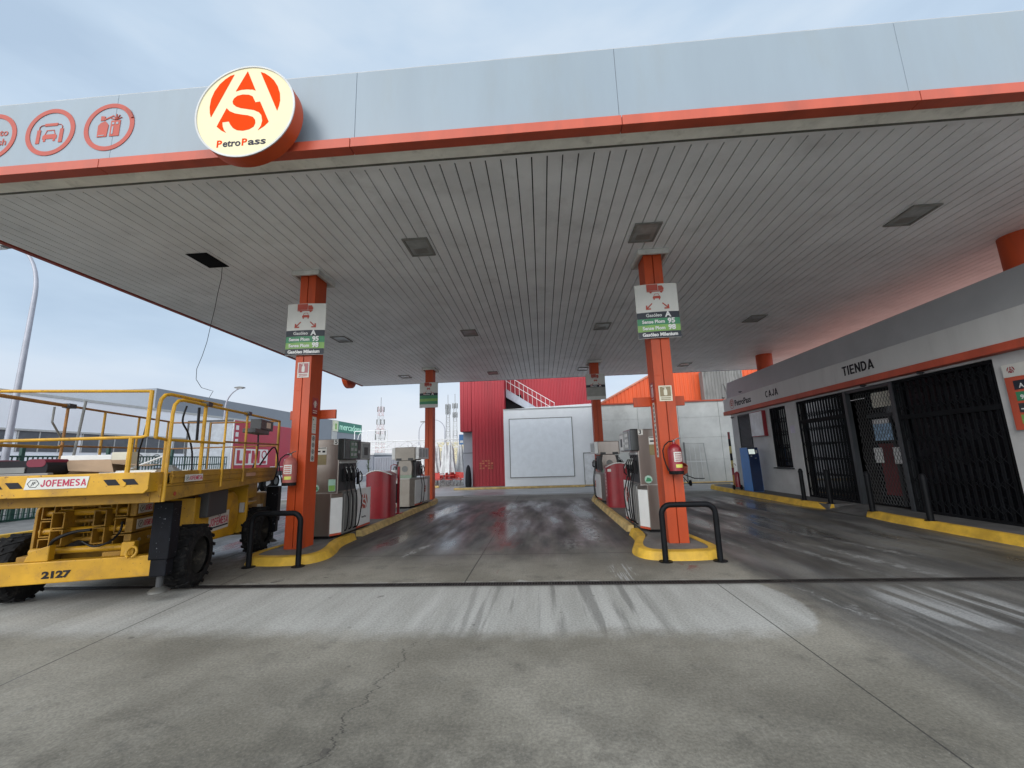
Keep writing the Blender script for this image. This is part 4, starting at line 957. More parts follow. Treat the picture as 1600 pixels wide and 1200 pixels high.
def offset_strip_(m, path, w_=.17, z1=.156):
    n = len(path); vs = []
    for i, p in enumerate(path):
        a = Vector(path[max(i-1, 0)]); b = Vector(path[min(i+1, n-1)]); d = (b-a).normalized(); nn = Vector((d.y, -d.x)); p = Vector(p)
        q = p+nn*.05; r2 = p+nn*w_
        vs += [(p.x, p.y, 0), (q.x, q.y, z1-.01), ((p+nn*.07).x, (p+nn*.07).y, z1), (r2.x, r2.y, z1), (r2.x, r2.y, 0)]
    fs = []
    for i in range(n-1):
        for k in range(4): fs.append((i*5+k, (i+1)*5+k, (i+1)*5+k+1, i*5+k+1))
    fs += [(0, 1, 2, 3, 4), tuple((n-1)*5+k for k in (4, 3, 2, 1, 0))]
    return m.add(vs, fs)
kt = thing('shop_kerb', 'yellow painted kerb along the shop sidewalk with a dropped ramp gap', 'kerb', (0, 0, 0))
kerb_r([(7.45, 2.5), (7.45, 6), (7.46, 9), (7.47, 10.0), (7.58, 10.8)], M_yk)
kerb_r([(7.62, 12.1), (7.46, 13.1), (7.44, 16), (7.42, 18.8), (7.48, 19.8), (7.70, 20.4), (8.1, 20.7), (8.7, 20.8)], M_yk)

for i, (x, y, z, lab) in enumerate(((7.60, 9.12, .15, 'nearest'), (7.62, 10.62, .15, 'second'), (7.72, 12.2, .15, 'third'), (7.60, 13.15, .15, 'farthest'))):
    if i == 0:
        bo = thing('bollard', '', 'bollard', (x, y, z), group='black bollards along the shop')
        b = MB(); b.lathe([(0, 0), (.056, 0), (.056, .80), (.064, .80), (.064, .83), (.056, .84), (.05, .88), (.026, .91), (0, .915)], (0, 0, 0), n=20); b.build('post', M_blk, bo, smooth=True)
        MB().prism(circ(.10, 20), (0, 0, 0), (1, 0, 0), (0, 1, 0), .01).build('base_plate', M_blk, bo); cur = bo
    else: cur = copy_tree(bo); cur.location = (x, y, z)
    cur['label'] = 'black bollard by the shop kerb, %s from the camera' % lab if i in (0, 3) else 'black bollard by the shop kerb, %s in the row from the camera' % lab

t = thing('payment_kiosk', 'tall blue payment kiosk with small lit screen on the shop sidewalk', 'kiosk', (7.62, 16.25, .148))
m = MB(); m.prism([(0, 0), (.68, 0), (.68, 1.60), (.10, 1.60), (.04, 1.25)], (.03, 0, 0), (0, 1, 0), (0, 0, 1), .39); m.build('cabinet', M_blue, t, bevel=.01)
m = MB(); m.prism([(-.002, .01), (.003, .01), (.043, 1.25), (.103, 1.6), (.098, 1.6), (.036, 1.25)], (.04, 0, 0), (0, 1, 0), (0, 0, 1), .37); m.build('front_panel', M_bluedk, t)
m = MB(); m.prism([(.058, 1.36), (.064, 1.36), (.096, 1.54), (.09, 1.54)], (.07, -.008, 0), (0, 1, 0), (0, 0, 1), .22); m.build('screen', mat('screen_lit', (.6, .65, .6), .3, emit=(.75, .85, .8), es=.5), t)
m = MB(); m.box(.32, .38, .06, .066, 1.38, 1.5); m.build('card_slot', M_lgrey, t); MB().box(.1, .16, .02, .026, 1.27, 1.3).build('button', M_lgrey, t); MB().box(.24, .30, .0, .02, 1.2, 1.22).build('receipt_slot', M_lgrey, t)
t = thing('extinguisher_trolley', 'small red wheeled extinguisher trolley behind the blue kiosk', 'fire extinguisher', (7.60, 17.3, .148))
m = MB(); m.lathe([(0, .1), (.09, .1), (.09, .6), (.05, .68), (0, .70)], (0, 0, 0), n=18); m.build('cylinder', M_red, t, smooth=True)
m = MB(); m.tube([(-.10, .08, .1), (-.08, .08, .8), (-.13, .02, .98), (-.05, .0, 1.0), (.02, .05, .93)], .013, 8); m.build('handle', M_red, t)
for sg in (-1, 1): MB().cyl((sg*.14-.02, .06, .09), (sg*.14+.02, .06, .09), .09, n=18).build('wheel', M_rub, t)
t = thing('striped_post', 'slim warning post striped red, black and yellow at the shop corner', 'post', (8.27, 19.15, 0))
zz = 0
for k, m in enumerate((M_yk, M_yk, M_red, mat('stripe_yellow', (.7, .6, .25), .5), M_ink, MATS['stripe_yellow'], M_ink, M_red)):
    MB().cyl((0, 0, zz), (0, 0, zz+.31), .05, n=14).build('stripe', m, t); zz += .31

# ------------------------------------------------------------------ scissor lift
TH = R(16)
L = thing('scissor_lift', 'dirty yellow scissor lift with folded arms, railings and big black tyres, on the left', 'scissor lift', (-4.92, 5.15, 0), rz=TH)
XM = -1.75
cb = MB(); cb.box(XM-.1, 0, 0, .13, .30, .55); cb.build('front_beam', M_yel, L, bevel=.012)
cb = MB(); cb.box(-.62, -.42, .131, 3.3, .38, .60); cb.box(-1.5, -1.3, .131, 3.3, .38, .60); cb.box(-1.6, -.1, 3.1, 3.35, .3, .6); cb.box(-1.3, -.62, .5, .7, .4, .56); cb.box(-1.3, -.62, 2.6, 2.8, .4, .56); cb.build('chassis', M_yeld, L, bevel=.008)
MB().prism([(-1.34, 0), (-1.10, 0), (-1.10, .18), (-1.30, .12)], (0, .12, .552), *FX, .10).build('pivot_bracket', M_yel, L, bevel=.01); MB().box(-.36, -.22, .02, .12, .552, .72).build('pivot_bracket', M_yel, L, bevel=.01)
text('2127', .105, (-.975, -.002, .395), *FX, M_ink, L, name='stencil_number', bold=.05, width=.29)
ringp = [(-.22+.055*math.cos(R(a)), -.015+.02*math.sin(R(a)), .60+.06*math.sin(R(a))) for a in range(-70, 251, 20)]
MB().tube(ringp, .016, 8).build('tow_ring', M_yel, L, smooth=True)
# folded arms
def hollow(x0, x1, z0, z1, y0, y1, name='scissor_arm', m=M_yeld):
    b = MB(); th = .014
    b.box(x0, x0+th, y0, y1, z0, z1); b.box(x1-th, x1, y0, y1, z0, z1); b.box(x0+th, x1-th, y0, y1, z0, z0+th); b.box(x0+th, x1-th, y0, y1, z1-th, z1)
    return b.build(name, m, L, bevel=.004)
for k, z in enumerate((.58, .795, 1.01)): hollow(-1.42, -1.28, z, z+.20, .28, 3.0); hollow(-.62, -.48, z, z+.20, .28, 3.0)
for k, z in enumerate((.69, .905)): hollow(-1.24, -1.10, z, z+.20, .18, 2.9); hollow(-.82, -.68, z, z+.20, .22, 2.9)
hollow(-1.24, -1.10, 1.12, 1.22, .3, 2.9); hollow(-.82, -.68, 1.12, 1.22, .3, 2.9)
for z, y in ((.635, .24), (.86, .34), (1.08, .36)): MB().cyl((-1.44, y, z), (-.44, y, z), .042, n=16).build('cross_pin', M_yel, L, smooth=True)
MB().box(-1.27, -.63, .5, .54, .60, 1.20).build('inner_plate', M_deckb, L)
for z in (.60, .80, 1.0): MB().box(-.478, -.40, .26+.05*(z > .9), 3.0, z, z+.185).build('scissor_arm', M_yeld, L, bevel=.01)
for x in (-1.0, -.92): hollow(x-.04, x+.02, .60, 1.2, .42, .48)
for z in (.74, .97, 1.17): MB().cyl((-1.28, .38, z), (-.62, .38, z), .03, n=12).build('cross_pin', M_yeld, L, smooth=True)
q = MB(); q.cyl((-1.05, .3, .66), (-.75, 1.6, 1.1), .055, n=14); q.build('lift_cylinder', M_dgrey, L)
for y in (.42, .62, .82): MB().cyl((-.42, y, .69), (-.385, y, .69), .022, n=10).build('pivot_bolt', M_steel2, L)
p = MB(); p.prism(rrect(.0, .46, .56, 1.2, .10), (-1.50, .30, 0), (0, 1, 0), (0, 0, 1), .03); p.build('end_plate', M_yeld, L, bevel=.005)
MB().tube(smoothpath3([(-1.2, .15, .66), (-1.12, .1, .78), (-.95, .12, .86), (-.75, .1, .88)], 5), .02, 8).build('hydraulic_hose', M_hose, L, smooth=True)
MB().tube(smoothpath3([(-.85, .14, .74), (-.7, .1, .68), (-.55, .12, .72), (-.5, .2, .82), (-.48, .2, .95)], 5), .013, 8).build('hydraulic_hose', M_hose, L, smooth=True)
def sticker(O, U, V, w_, h, s_, m=M_signw, logo_=True, parent=L, sz=None, sk=0):
    O, U, V = Vector(O), Vector(U), Vector(V)
    MB().prism([(sk*0, 0), (w_, 0), (w_+sk, h), (sk, h)], O, U, V, .003).build('company_sticker', m, parent)
    N = U.cross(V).normalized(); lw = h*1.05 if logo_ else 0
    if logo_:
        q = MB(); hexo = [(h*.5*.84*math.cos(R(60*k)), h*.36*math.sin(R(60*k))) for k in range(6)]
        for k in range(6):
            a = Vector(hexo[k]); b = Vector(hexo[(k+1) % 6]); q.tube([O+U*(h*.62+a.x)+V*(h*.5+a.y)+N*.004, O+U*(h*.62+b.x)+V*(h*.5+b.y)+N*.004], h*.022, 4)
        q.build('sticker_emblem', M_ink, parent)
        text('JF', h*.42, O+U*h*.62+V*h*.5+N*.0035, U, V, M_ink, parent, ext=.002, shear=.3)
    tw = w_-lw-h*.15
    caps('JOFEMESA', h*.60, O+U*(lw+h*.05+tw/2+sk*.5)+V*h*.5+N*.0032, U, V, M_inkred, parent, tw, ext=.001)
EY = (Vector((0, 1, 0)), Vector((0, 0, 1)))   # faces +X in lift space
sticker((-.399, .34, 1.03), *EY, .30, .125, ''); sticker((-.399, .34, .83), *EY, .34, .125, '')
# hydraulic outriggers
def outrigger(x, y, lab=None):
    b = MB(); b.box(x-.11, x+.11, y-.1, y+.1, .50, 1.19); b.box(x-.09, x+.09, y-.08, y+.08, .30, .499); o = b.build('outrigger_leg', mat('black_chipped', (.006, .007, .011), .6, var=.4, chips=.31, chipcol=(.3, .32, .35)), L, bevel=.012)
    MB().cyl((x, y, .14), (x, y, .34), .04, n=14).build('piston', M_dgrey, o)
    q = MB(); q.lathe([(0, .17), (.05, .17), (.11, .13), (.12, .11), (0, .11)], (x, y, 0), n=20); q.build('foot_pad', mat('pad_steel', (.14, .14, .13), .5, metal=.6, dirt=.5), o, smooth=True)
outrigger(.115, .0); outrigger(-2.2, .5); outrigger(.33, 3.25); outrigger(-1.85, 3.25)
# wheels
def wheel(x0, y, sg, r=.42):
    w0 = .30; x1 = x0+sg*w0
    pr = [(.24, 0), (.34, 0), (.385, .02), (.40, .05), (.40, w0-.05), (.385, w0-.02), (.34, w0), (.24, w0)]
    b = MB(); b.lathe([(a, x0+sg*h) for a, h in pr], (0, y, r), 'X', 40)
    # chevron lugs
    for k in range(18):
        for half in (0, 1):
            a0 = 2*math.pi*(k+half*.5)/18; vs = []
            h0, h1 = (0.0, w0*.56) if half == 0 else (w0, w0*.44)
            for hh, da in ((h0, .0), (h1, .17)):
                for rr, dw in ((.38 if hh in (0.0, w0) else .398, .10), (.413, .085)):
                    for s_ in (-1, 1):
                        a = a0+da+s_*dw*.5; vs.append((x0+sg*hh, y+rr*math.cos(a), r+rr*math.sin(a)))
            b.add(vs, [(0, 1, 3, 2), (4, 6, 7, 5), (2, 3, 7, 6), (0, 2, 6, 4), (1, 5, 7, 3), (0, 4, 5, 1)])
    t_ = b.build('tyre', M_rub, L)
    c = MB(); c.lathe([(0, x0+sg*.12), (.08, x0+sg*.12), (.09, x0+sg*.20), (.10, x0+sg*.14), (.20, x0+sg*.10), (.245, x0+sg*.26), (.25, x0+sg*.02), (0, x0+sg*.02)], (0, y, r), 'X', 28); c.build('rim', mat('rim_dirty', (.022, .02, .018), .7, var=.4, dirt=.6, dirtcol=(.12, .1, .07)), t_, smooth=True)
    h = MB()
    for k in range(6): a = R(60*k); h.cyl((x0+sg*.11, y+.14*math.cos(a), r+.14*math.sin(a)), (x0+sg*.14, y+.14*math.cos(a), r+.14*math.sin(a)), .014, n=6)
    h.build('wheel_nuts', M_steel2, t_)
wheel(.0, .55, 1); wheel(-1.60, .55, -1); wheel(.06, 2.85, 1); wheel(-1.60, 2.85, -1)
ax = MB(); ax.cyl((-1.6, .55, .42), (0, .55, .42), .07, n=12); ax.cyl((-1.6, 2.85, .42), (.05, 2.85, .42), .07, n=12); ax.build('axle', M_yeld, L)
# engine compartment
e_ = MB(); e_.prism([(.88, .50), (2.30, .42), (2.42, .55), (2.42, .92), (2.34, 1.08), (2.18, 1.17), (.88, 1.17)], (-.40, 0, 0), (0, 1, 0), (0, 0, 1), .42); e_.build('engine_cover', M_yel, L, bevel=.02)
MB().box(-.02, .13, 1.02, 1.66, .86, 1.24).build('exhaust_box', M_dgrey, L, bevel=.012)
MB().box(-.41, .0, .885, .9, .5, 1.18).build('cover_edge', M_dark, L)
U, V = EY
MB().box(.021, .024, 1.32, 2.02, .60, .88).build('company_sticker', M_signw, L)
caps('JOFEMESA', .12, (.0245, 1.67, .74), U, V, M_inkred, L, .64, ext=.001); MB().box(.0245, .026, 1.34, 2.0, .64, .665).build('sticker_bar', M_ink, L)
q = MB(); ring(q, .05, .04, (.0245, 1.67, .85), U, V, .002, 6); q.build('sticker_emblem', M_ink, L)
c = MB(); c.box(-.38, .12, 2.50, 2.56, .42, 1.22); c.box(-.38, .12, 2.56, 3.0, .42, .47); c.box(-.38, .12, 2.56, 3.0, .66, .70); c.box(-.38, .12, 2.56, 3.0, .90, .94); c.box(-.38, -.34, 2.56, 3.0, .47, 1.3); c.box(-.2, .12, 2.52, 2.95, 1.02, 1.3); c.build('valve_rack', M_yel, L, bevel=.008)
MB().box(.02, .09, 2.44, 2.49, .78, .95).build('control_plate', M_lgrey, L)
c = MB(); c.cyl((-.1, 3.45, .42), (-.1, 3.45, 1.08), .26, .26, 24); c.build('fuel_tank', mat('tank_tan', (.42, .24, .07), .5, var=.15, dirt=.4), L, bevel=.06); 
MB().box(.05, .12, 3.2, 3.32, .55, .85).build('company_sticker', M_signw, L)
# platform
PX0, PX1 = -1.55, .42
d = MB(); d.prism([(-.78, 1.235), (3.0, 1.335), (3.0, 1.40), (-.78, 1.40)], (PX1-.10, 0, 0), (0, 1, 0), (0, 0, 1), .10); d.prism([(-.78, 1.235), (3.0, 1.335), (3.0, 1.40), (-.78, 1.40)], (PX0, 0, 0), (0, 1, 0), (0, 0, 1), .10)
d.box(PX0+.101, PX1-.101, -.78, -.66, 1.235, 1.40); d.box(PX0+.101, PX1-.101, 2.9, 3.0, 1.3, 1.40); d.build('platform_frame', M_yeld, L, bevel=.008)
d = MB(); d.box(PX0, PX1, -.779, 3.0, 1.402, 1.43); d.box(PX1-.02, PX1+.01, -.60, 3.0, 1.431, 1.575); d.box(PX0-.01, PX0+.02, -.60, 3.0, 1.431, 1.575); d.box(PX1-.03, PX1+.022, -.60, 3.0, 1.50, 1.53); d.box(PX0+.021, PX1-.021, 2.98, 3.0, 1.431, 1.56); d.build('main_deck', M_yeld, L, bevel=.005)
d = MB(); d.prism([(PX0-.02, 1.35), (.36, 1.35), (.40, 1.39), (.40, 1.575), (PX0-.02, 1.575)], (0, -.955, 0), *FX, .025); d.box(PX0, .38, -.93, -.78, 1.432, 1.46); d.box(PX0, .38, -.78, .5, 1.54, 1.56); d.box(.36, .385, -.95, -.65, 1.36, 1.57); d.build('extension_deck', M_yel, L, bevel=.006)
s_ = MB(); x = PX0
while x < .25:
    if not (-.86 < x < -.19): s_.prism([(x+.05, 0), (x+.16, 0), (x+.11, .062), (x, .062)], (0, -.981, 1.445), *FX, .002)
    x += .17
s_.build('hazard_stripe', M_ink, L)
sticker((-.70, -.983, 1.432), *FX, .54, .118, '', sk=.015)
sticker((PX1+.024, -.36, 1.44), *EY, .42, .085, ''); MB().box(PX1+.011, PX1+.014, 1.5, 1.9, 1.44, 1.5).build('company_sticker', mat('faded_sticker', (.5, .3, .2), .6), L)
MB().cyl((PX1, -.5, 1.31), (PX1+.006, -.5, 1.31), .025, n=14).build('frame_hole', M_darkor, L)
# rails
def rail(pts, r=.019, m=M_yel, nm='guard_rail', n=8): return MB().tube(pts, r*.84, n).build(nm, m, L, smooth=True)
rail([(-1.5, -.95, 2.46), (.31, -.95, 2.47), (.31, -.95, 2.44)], .020); rail([(.31, -.95, 2.48), (.31, -.95, 1.96)], .026, nm='rail_post')
rail([(.31, -.95, 1.97), (.26, -.95, 1.955), (-1.5, -.95, 1.93)], .020); rail([(.17, -.95, 1.96), (.17, -.95, 1.44)], .028, nm='rail_post'); rail([(-1.5, -.95, 2.46), (-1.5, -.95, 1.5)], .024, nm='rail_post')
MB().cyl((.17, -.99, 1.455), (.17, -.95, 1.455), .025, n=12).build('lock_pin', M_yel, L)
# inner curved rail piece of the extension
rail([(.36, -.88, 1.95), (.36, -.88, 2.30), (.36, -.86, 2.39), (.36, -.79, 2.45), (.36, -.68, 2.475), (.36, .6, 2.51)], .024); rail([(.36, -.88, 1.955), (.36, -.7, 1.94), (.36, .6, 1.95)], .02); rail([(.36, -.66, 1.95), (.36, -.66, 1.45)], .028, nm='rail_post')
# right side
rs = [(PX1+.02, -.76, 1.24), (PX1+.02, -.76, 2.24), (PX1+.02, -.74, 2.34), (PX1+.02, -.67, 2.40), (PX1+.02, -.56, 2.42), (PX1+.02, 1.2, 2.46), (PX1+.02, 2.95, 2.49)]
rail(rs, .023); rail([(PX1+.02, -.74, 1.93), (PX1+.02, .6, 1.95)], .018)
rail([(PX1, .02, 2.43), (PX1, .02, 1.45)], .027, nm='rail_post'); rail([(PX1+.02, .60, 2.44), (PX1+.02, .60, 1.33)], .019, nm='rail_post'); rail([(PX1+.02, 1.35, 2.46), (PX1+.02, 1.35, 1.36)], .022, m=M_yeld, nm='rail_post')
rail([(PX1+.02, 2.93, 2.49), (PX1+.02, 2.93, 1.55)], .030, m=M_yeld, nm='rail_post'); rail([(PX1+.02, .6, 1.97), (PX1+.02, 2.93, 2.02)], .018, m=M_rust); rail([(PX1, 1.9, 1.95), (PX1, 1.9, 1.5)], .018, m=M_yeld, nm='rail_post')
# left side
for y, z in ((.55, .0), (1.25, 0), (2.05, 0), (2.9, 0)): rail([(PX0+.04, y, 2.5), (PX0+.04, y, 1.45)], .020, m=M_rust if y < 1 else M_yeld, nm='rail_post')
rail([(PX0+.04, -.9, 2.5), (PX0+.04, .6, 2.5)], .028, m=M_rust); rail([(PX0+.04, .6, 2.5), (PX0+.04, 2.95, 2.5)], .020, m=M_rust); rail([(PX0+.04, -.9, 1.93), (PX0+.04, .5, 1.93)], .024, m=M_yeld); rail([(PX0+.04, .5, 1.95), (PX0+.04, 2.95, 1.98)], .016, m=M_rust)
# rear
rail([(PX0+.04, 2.95, 2.48), (-.9, 2.95, 2.48)], .018, m=M_rust); rail([(-.8, 2.96, 2.47), (PX1, 2.96, 2.49)], .018, m=M_rust); rail([(PX0+.04, 2.95, 1.98), (PX1, 2.95, 2.0)], .015, m=M_rust)
for x in (-.9, -.8): rail([(x, 2.95, 2.48), (x, 2.95, 1.5)], .018, m=M_yeld, nm='rail_post')
for x in (-.35, .05): rail([(x, 2.95, 2.0), (x, 2.95, 1.5)], .014, m=M_rust, nm='rail_post')
for q in ((PX0+.0, PX0+.09, .50, .62, 2.47, 2.53), (PX1-.03, PX1+.06, -.05, .07, 2.42, 2.475), (PX1-.02, PX1+.06, 1.3, 1.42, 2.44, 2.5)): MB().box(*q).build('rail_clamp', M_dgrey, L)
gs = MB(); gs.tube([(PX0+.1, .25, 2.45), (PX0+.1, .25, 2.25), (PX0+.1, .48, 2.0)], .012, 6); gs.tube([(PX0+.1, .75, 2.6), (PX0+.1, .66, 1.6)], .016, 6); gs.build('stay_tube', M_grey, L)
def cable(pts, r, n=6): MB().tube(pts, r, n).build('control_cable', M_hose, L, smooth=True)
cable(smoothpath3([(.3, -.2, 2.4), (.28, -.22, 2.2), (.3, -.1, 2.05), (.33, -.02, 1.8), (.34, .0, 1.5)], 4), .011, 6); cable([(.36, -.02, 2.4), (.36, .0, 1.95)], .016, 6); cable(smoothpath3([(.1, -.6, 2.15), (.05, -.55, 1.95), (.0, -.5, 1.8), (-.02, -.45, 1.6)], 4), .009, 6)
cable(smoothpath3([(.40, 1.98, 2.18), (.41, 1.98, 1.9), (.40, 1.95, 1.7), (.38, 1.9, 1.58)], 4), .014, 6); cable(smoothpath3([(.42, 2.1, 1.62), (.47, 2.35, 1.85), (.5, 2.55, 1.95), (.5, 2.75, 1.8), (.5, 2.8, 1.55), (.5, 2.6, 1.3), (.46, 2.3, 1.2)], 5), .014, 6)
x_ = MB(); x_.box(.34, .52, 1.75, 2.35, 2.24, 2.42); x_.box(.34, .54, 1.45, 2.1, 2.16, 2.235); x_.build('control_box', M_dgrey, L, bevel=.01)
MB().box(.521, .524, 2.0, 2.2, 2.28, 2.38).build('control_label', M_cream, L)

# loose things lying on the platform (world coordinates through the lift's frame)
ML = Matrix.Translation((-4.92, 5.15, 0)) @ Matrix.Rotation(TH, 4, 'Z')
def onlift(name, lab, cat, loc, rz=0):
    t_ = thing(name, lab, cat, ML @ Vector(loc), rz=TH+rz); return t_
DZ = 1.562
t = onlift('tool_bag', 'black tool bag with dark red ends on the lift platform', 'bag', (-.95, -.62, DZ), R(-4))
m = MB(); m.prism(rrect(-.38, .30, .0, .17, .07), (0, .12, 0), *FX, .28); m.build('body', mat('bag_black', (.02, .02, .024), .7, bump=.3), t, bevel=.03, seg=3)
for x in (-.29, .19): MB().prism(rrect(x-.09, x+.09, .10, .185, .04), (0, .125, 0), *FX, .29).build('red_end', mat('bag_red', (.16, .01, .03), .6), t, bevel=.02)
MB().box(-.14, .1, -.175, -.165, .04, .10).build('pocket', M_grey, t); MB().box(-.36, .38, -.24, -.17, .0, .035).build('tray', mat('tray_metal', (.2, .19, .18), .5), t, bevel=.01)
t = onlift('cardboard_box', 'open brown cardboard box on the lift platform', 'box', (-.52, -.30, DZ), R(8))
q = MB(); q.box(-.2, .2, -.2, -.19, 0, .17); q.box(-.2, .2, .19, .2, 0, .17); q.box(-.2, -.19, -.19, .19, 0, .17); q.box(.19, .2, -.19, .19, 0, .12); q.box(-.19, .19, -.19, .19, 0, .01); q.build('box_body', M_cardb, t)
q = MB(); q.add([(-.2, -.2, .17), (.2, -.2, .17), (.3, -.33, .02), (-.1, -.34, .05)], [(0, 1, 2, 3)]); q.add([(.2, -.2, .12), (.2, .2, .12), (.55, .2, .10), (.55, -.2, .08)], [(0, 1, 2, 3)]); q.build('flap', M_cardb, t)
t = onlift('white_carton', 'long white carton standing behind the open cardboard box on the lift', 'box', (-.75, .10, DZ), R(3)); MB().box(-.36, .16, -.1, .1, 0, .24).build('carton', M_wht, t, bevel=.004); MB().box(.161, .36, -.1, .1, 0, .27).build('carton_end', M_cream, t, bevel=.004)
t = onlift('white_board', 'flat white boards lying on the lift platform right of the box', 'board', (-.08, -.45, DZ), R(2)); MB().box(-.25, .30, -.12, .12, 0, .02).build('lower_board', M_wht, t); MB().box(-.1, .3, -.1, .15, .021, .035).build('upper_board', M_signw, t)
t = onlift('plank', 'pale plank leaning at a low angle over the lift platform', 'plank', (.0, -.2, DZ+.06)); MB().tube([(-.18, -.2, -.03), (.15, .0, .16)], .012, 6).build('plank', M_wht, t)
t = onlift('panel_stack', 'stack of pale ceiling strips on the far part of the lift platform', 'panels', (.12, .55, 1.432)); MB().box(-.2, .2, -.4, .6, 0, .13).build('strips', M_wht, t); MB().box(-.15, .15, -.5, .5, .131, .15).build('top_strip', M_signw, t)
t = onlift('cloth_heap', 'grey crumpled cloth on the lift platform near the post', 'cloth', (.16, -.15, DZ))
q = MB(); q.lathe([(0, .09), (.05, .08), (.09, .04), (.16, 0), (0, 0)], (0, 0, 0), n=9); q.lathe([(0, .06), (.05, .05), (.11, 0), (0, 0)], (-.14, .03, 0), n=7); q.build('cloth', M_grey, t)

# ------------------------------------------------------------------ background, right and centre
M_rb = mat('corrugated_red', (.36, .02, .032), .45, var=.10, scale=.6, dirt=.2, dirtcol=(.2, .02, .03), streak=True)
M_ob = mat('corrugated_orange', (.70, .10, .02), .5, var=.1, scale=.5, dirt=.15, streak=True)
M_grw = mat('grey_wall_panel', (.27, .29, .33), .55, var=.08, scale=.7)
M_wpan = mat('white_panel_wall', (.78, .81, .84), .5, var=.05, scale=.6, dirt=.08)
def ribs(name, x0, x1, z0, z1, y, m, parent, step=.25, dep=.03):
    b = MB(); x = x0; vs = []; fs = []
    prof = []
    while x < x1-1e-3:
        for a, d in ((0, 0), (.35, 0), (.5, -dep), (.85, -dep)):
            xx = min(x+a*step, x1); prof.append((xx, y+d))
        x += step
    prof.append((x1, y))
    for px_, py_ in prof: vs += [(px_, py_, z0), (px_, py_, z1)]
    for i in range(len(prof)-1): fs.append((2*i, 2*i+2, 2*i+3, 2*i+1))
    b.add(vs, fs); return b.build(name, m, parent)
t = thing('red_building', 'tall corrugated red building with outside stair beyond the canopy', 'building', (0, 0, 0))
MB().box(-4.10, -2.20, 24.75, 30, 0, 8.6).build('tower', M_rb, t); ribs('tower_cladding', -4.13, -2.17, .02, 8.6, 24.74, M_rb, t, .2)
MB().box(-4.86, -4.14, 24.85, 30, 3.28, 8.6).build('overhang', M_rb, t); ribs('overhang_cladding', -4.88, -4.14, 3.3, 8.6, 24.83, M_rb, t, .24)
MB().box(-4.78, -4.11, 25.3, 30, 0, 3.27).build('lower_wall', M_grw, t, bevel=.01); MB().box(-4.79, -4.11, 25.285, 25.299, 2.0, 2.03).build('wall_joint', M_seam, t)
MB().box(-2.19, 3.4, 27.0, 34, 0, 8.6).build('rear_block', M_rb, t); ribs('rear_cladding', -2.19, 3.42, 4.6, 8.6, 26.97, M_rb, t, .2)
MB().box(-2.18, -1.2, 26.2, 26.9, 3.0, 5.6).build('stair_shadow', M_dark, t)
st = MB(); st.prism([(-2.15, 6.0), (-2.15, 5.45), (.35, 3.9), (1.0, 3.9)], (0, 26.0, 0), (1, 0, 0), (0, 0, 1), -.9); st.build('stair', mat('stair_pale', (.40, .44, .50), .5), t)
sr = MB()
for off in (.55, .95): sr.tube([(-2.15, 25.9, 6.05+off-.1), (.9, 25.9, 4.1+off-.1)], .02, 6)
for k in range(12): x = -2.1+k*.27; z = 6.05-(x+2.15)*.64; sr.tube([(x, 25.9, z-.1), (x, 25.9, z+.85)], .012, 5)
sr.build('stair_railing', M_wht, t)
q = MB()
random.seed(5)
for i in range(5):
    for j in range(4):
        if random.random() < .8: x = -3.72+i*.17; z = 1.05+j*.14; q.box(x, x+.13, 24.70, 24.705, z, z+.09)
q.build('peeling_poster', mat('peeled_orange', (.5, .14, .07), .6, var=.3), t)

t = thing('white_annex', 'plain white box building with thin outlined panel in front of the red building', 'building', (0, 0, 0))
MB().prism([(-2.17, 0), (3.15, 0), (3.15, 4.60), (-2.17, 4.44)], (0, 26.0, 0), (1, 0, 0), (0, 0, 1), 1.98).build('wall', M_wpan, t, bevel=.01)
f = MB()
for q in ((-1.86, 1.78, 3.84, 3.875), (-1.86, 1.78, .52, .555), (-1.86, -1.825, .556, 3.839), (1.745, 1.78, .556, 3.839)): f.box(q[0], q[1], 23.99, 24.018, q[2], q[3])
f.build('panel_frame', M_grey, t)
MB().box(-1.82, 1.74, 24.0, 24.018, .56, 3.835).build('panel', mat('panel_white', (.78, .83, .88), .4, var=.04), t)
MB().box(2.33, 3.1, 24.0, 24.018, .0, 1.78).build('door', mat('door_white', (.76, .79, .82), .45), t); MB().box(2.30, 2.33, 23.98, 24.018, 0, 1.82).build('door_frame', M_grey, t); MB().box(2.33, 3.1, 23.98, 24.018, 1.78, 1.82).build('door_frame', M_grey, t)
MB().box(-2.18, 3.16, 23.99, 24.018, .0, .06).build('base_strip', M_grey, t)
MB().box(-2.18, 3.16, 23.97, 24.018, 4.42, 4.45).build('top_trim', M_lgrey, t)

M_cw = mat('concrete_panels', (.68, .69, .66), .85, var=.16, scale=.5, dirt=.4, dirtcol=(.36, .36, .34), bump=.3, bscale=30)
t = thing('concrete_wall', 'high pale concrete panel wall between the white annex and the shop', 'wall', (0, 0, 0))
x = 3.2; random.seed(11)
while x < 15:
    for z0, z1 in ((0, 1.25), (1.255, 2.45), (2.455, 3.55), (3.555, 4.42)):
        MB().box(x+.006, x+2.19, 23.6+random.uniform(-.004, .004), 23.8, z0, z1).build('panel', M_cw, t, bevel=.008)
    x += 2.2
MB().box(3.2, 15.4, 23.66, 23.82, 0, 4.4).build('wall_core', M_seam, t); MB().box(3.2, 15.4, 23.52, 23.85, 4.425, 4.50).build('coping', M_band, t)
t = thing('wall_kerb', 'thin faded yellow kerb line running along the foot of the back walls', 'kerb', (0, 0, 0))
MB().box(-4.9, 2.2, 23.0, 23.15, 0, .11).build('kerb', M_ykf, t, bevel=.02); MB().box(2.2, 14, 23.2, 23.35, 0, .10).build('kerb', M_ykf, t, bevel=.02)
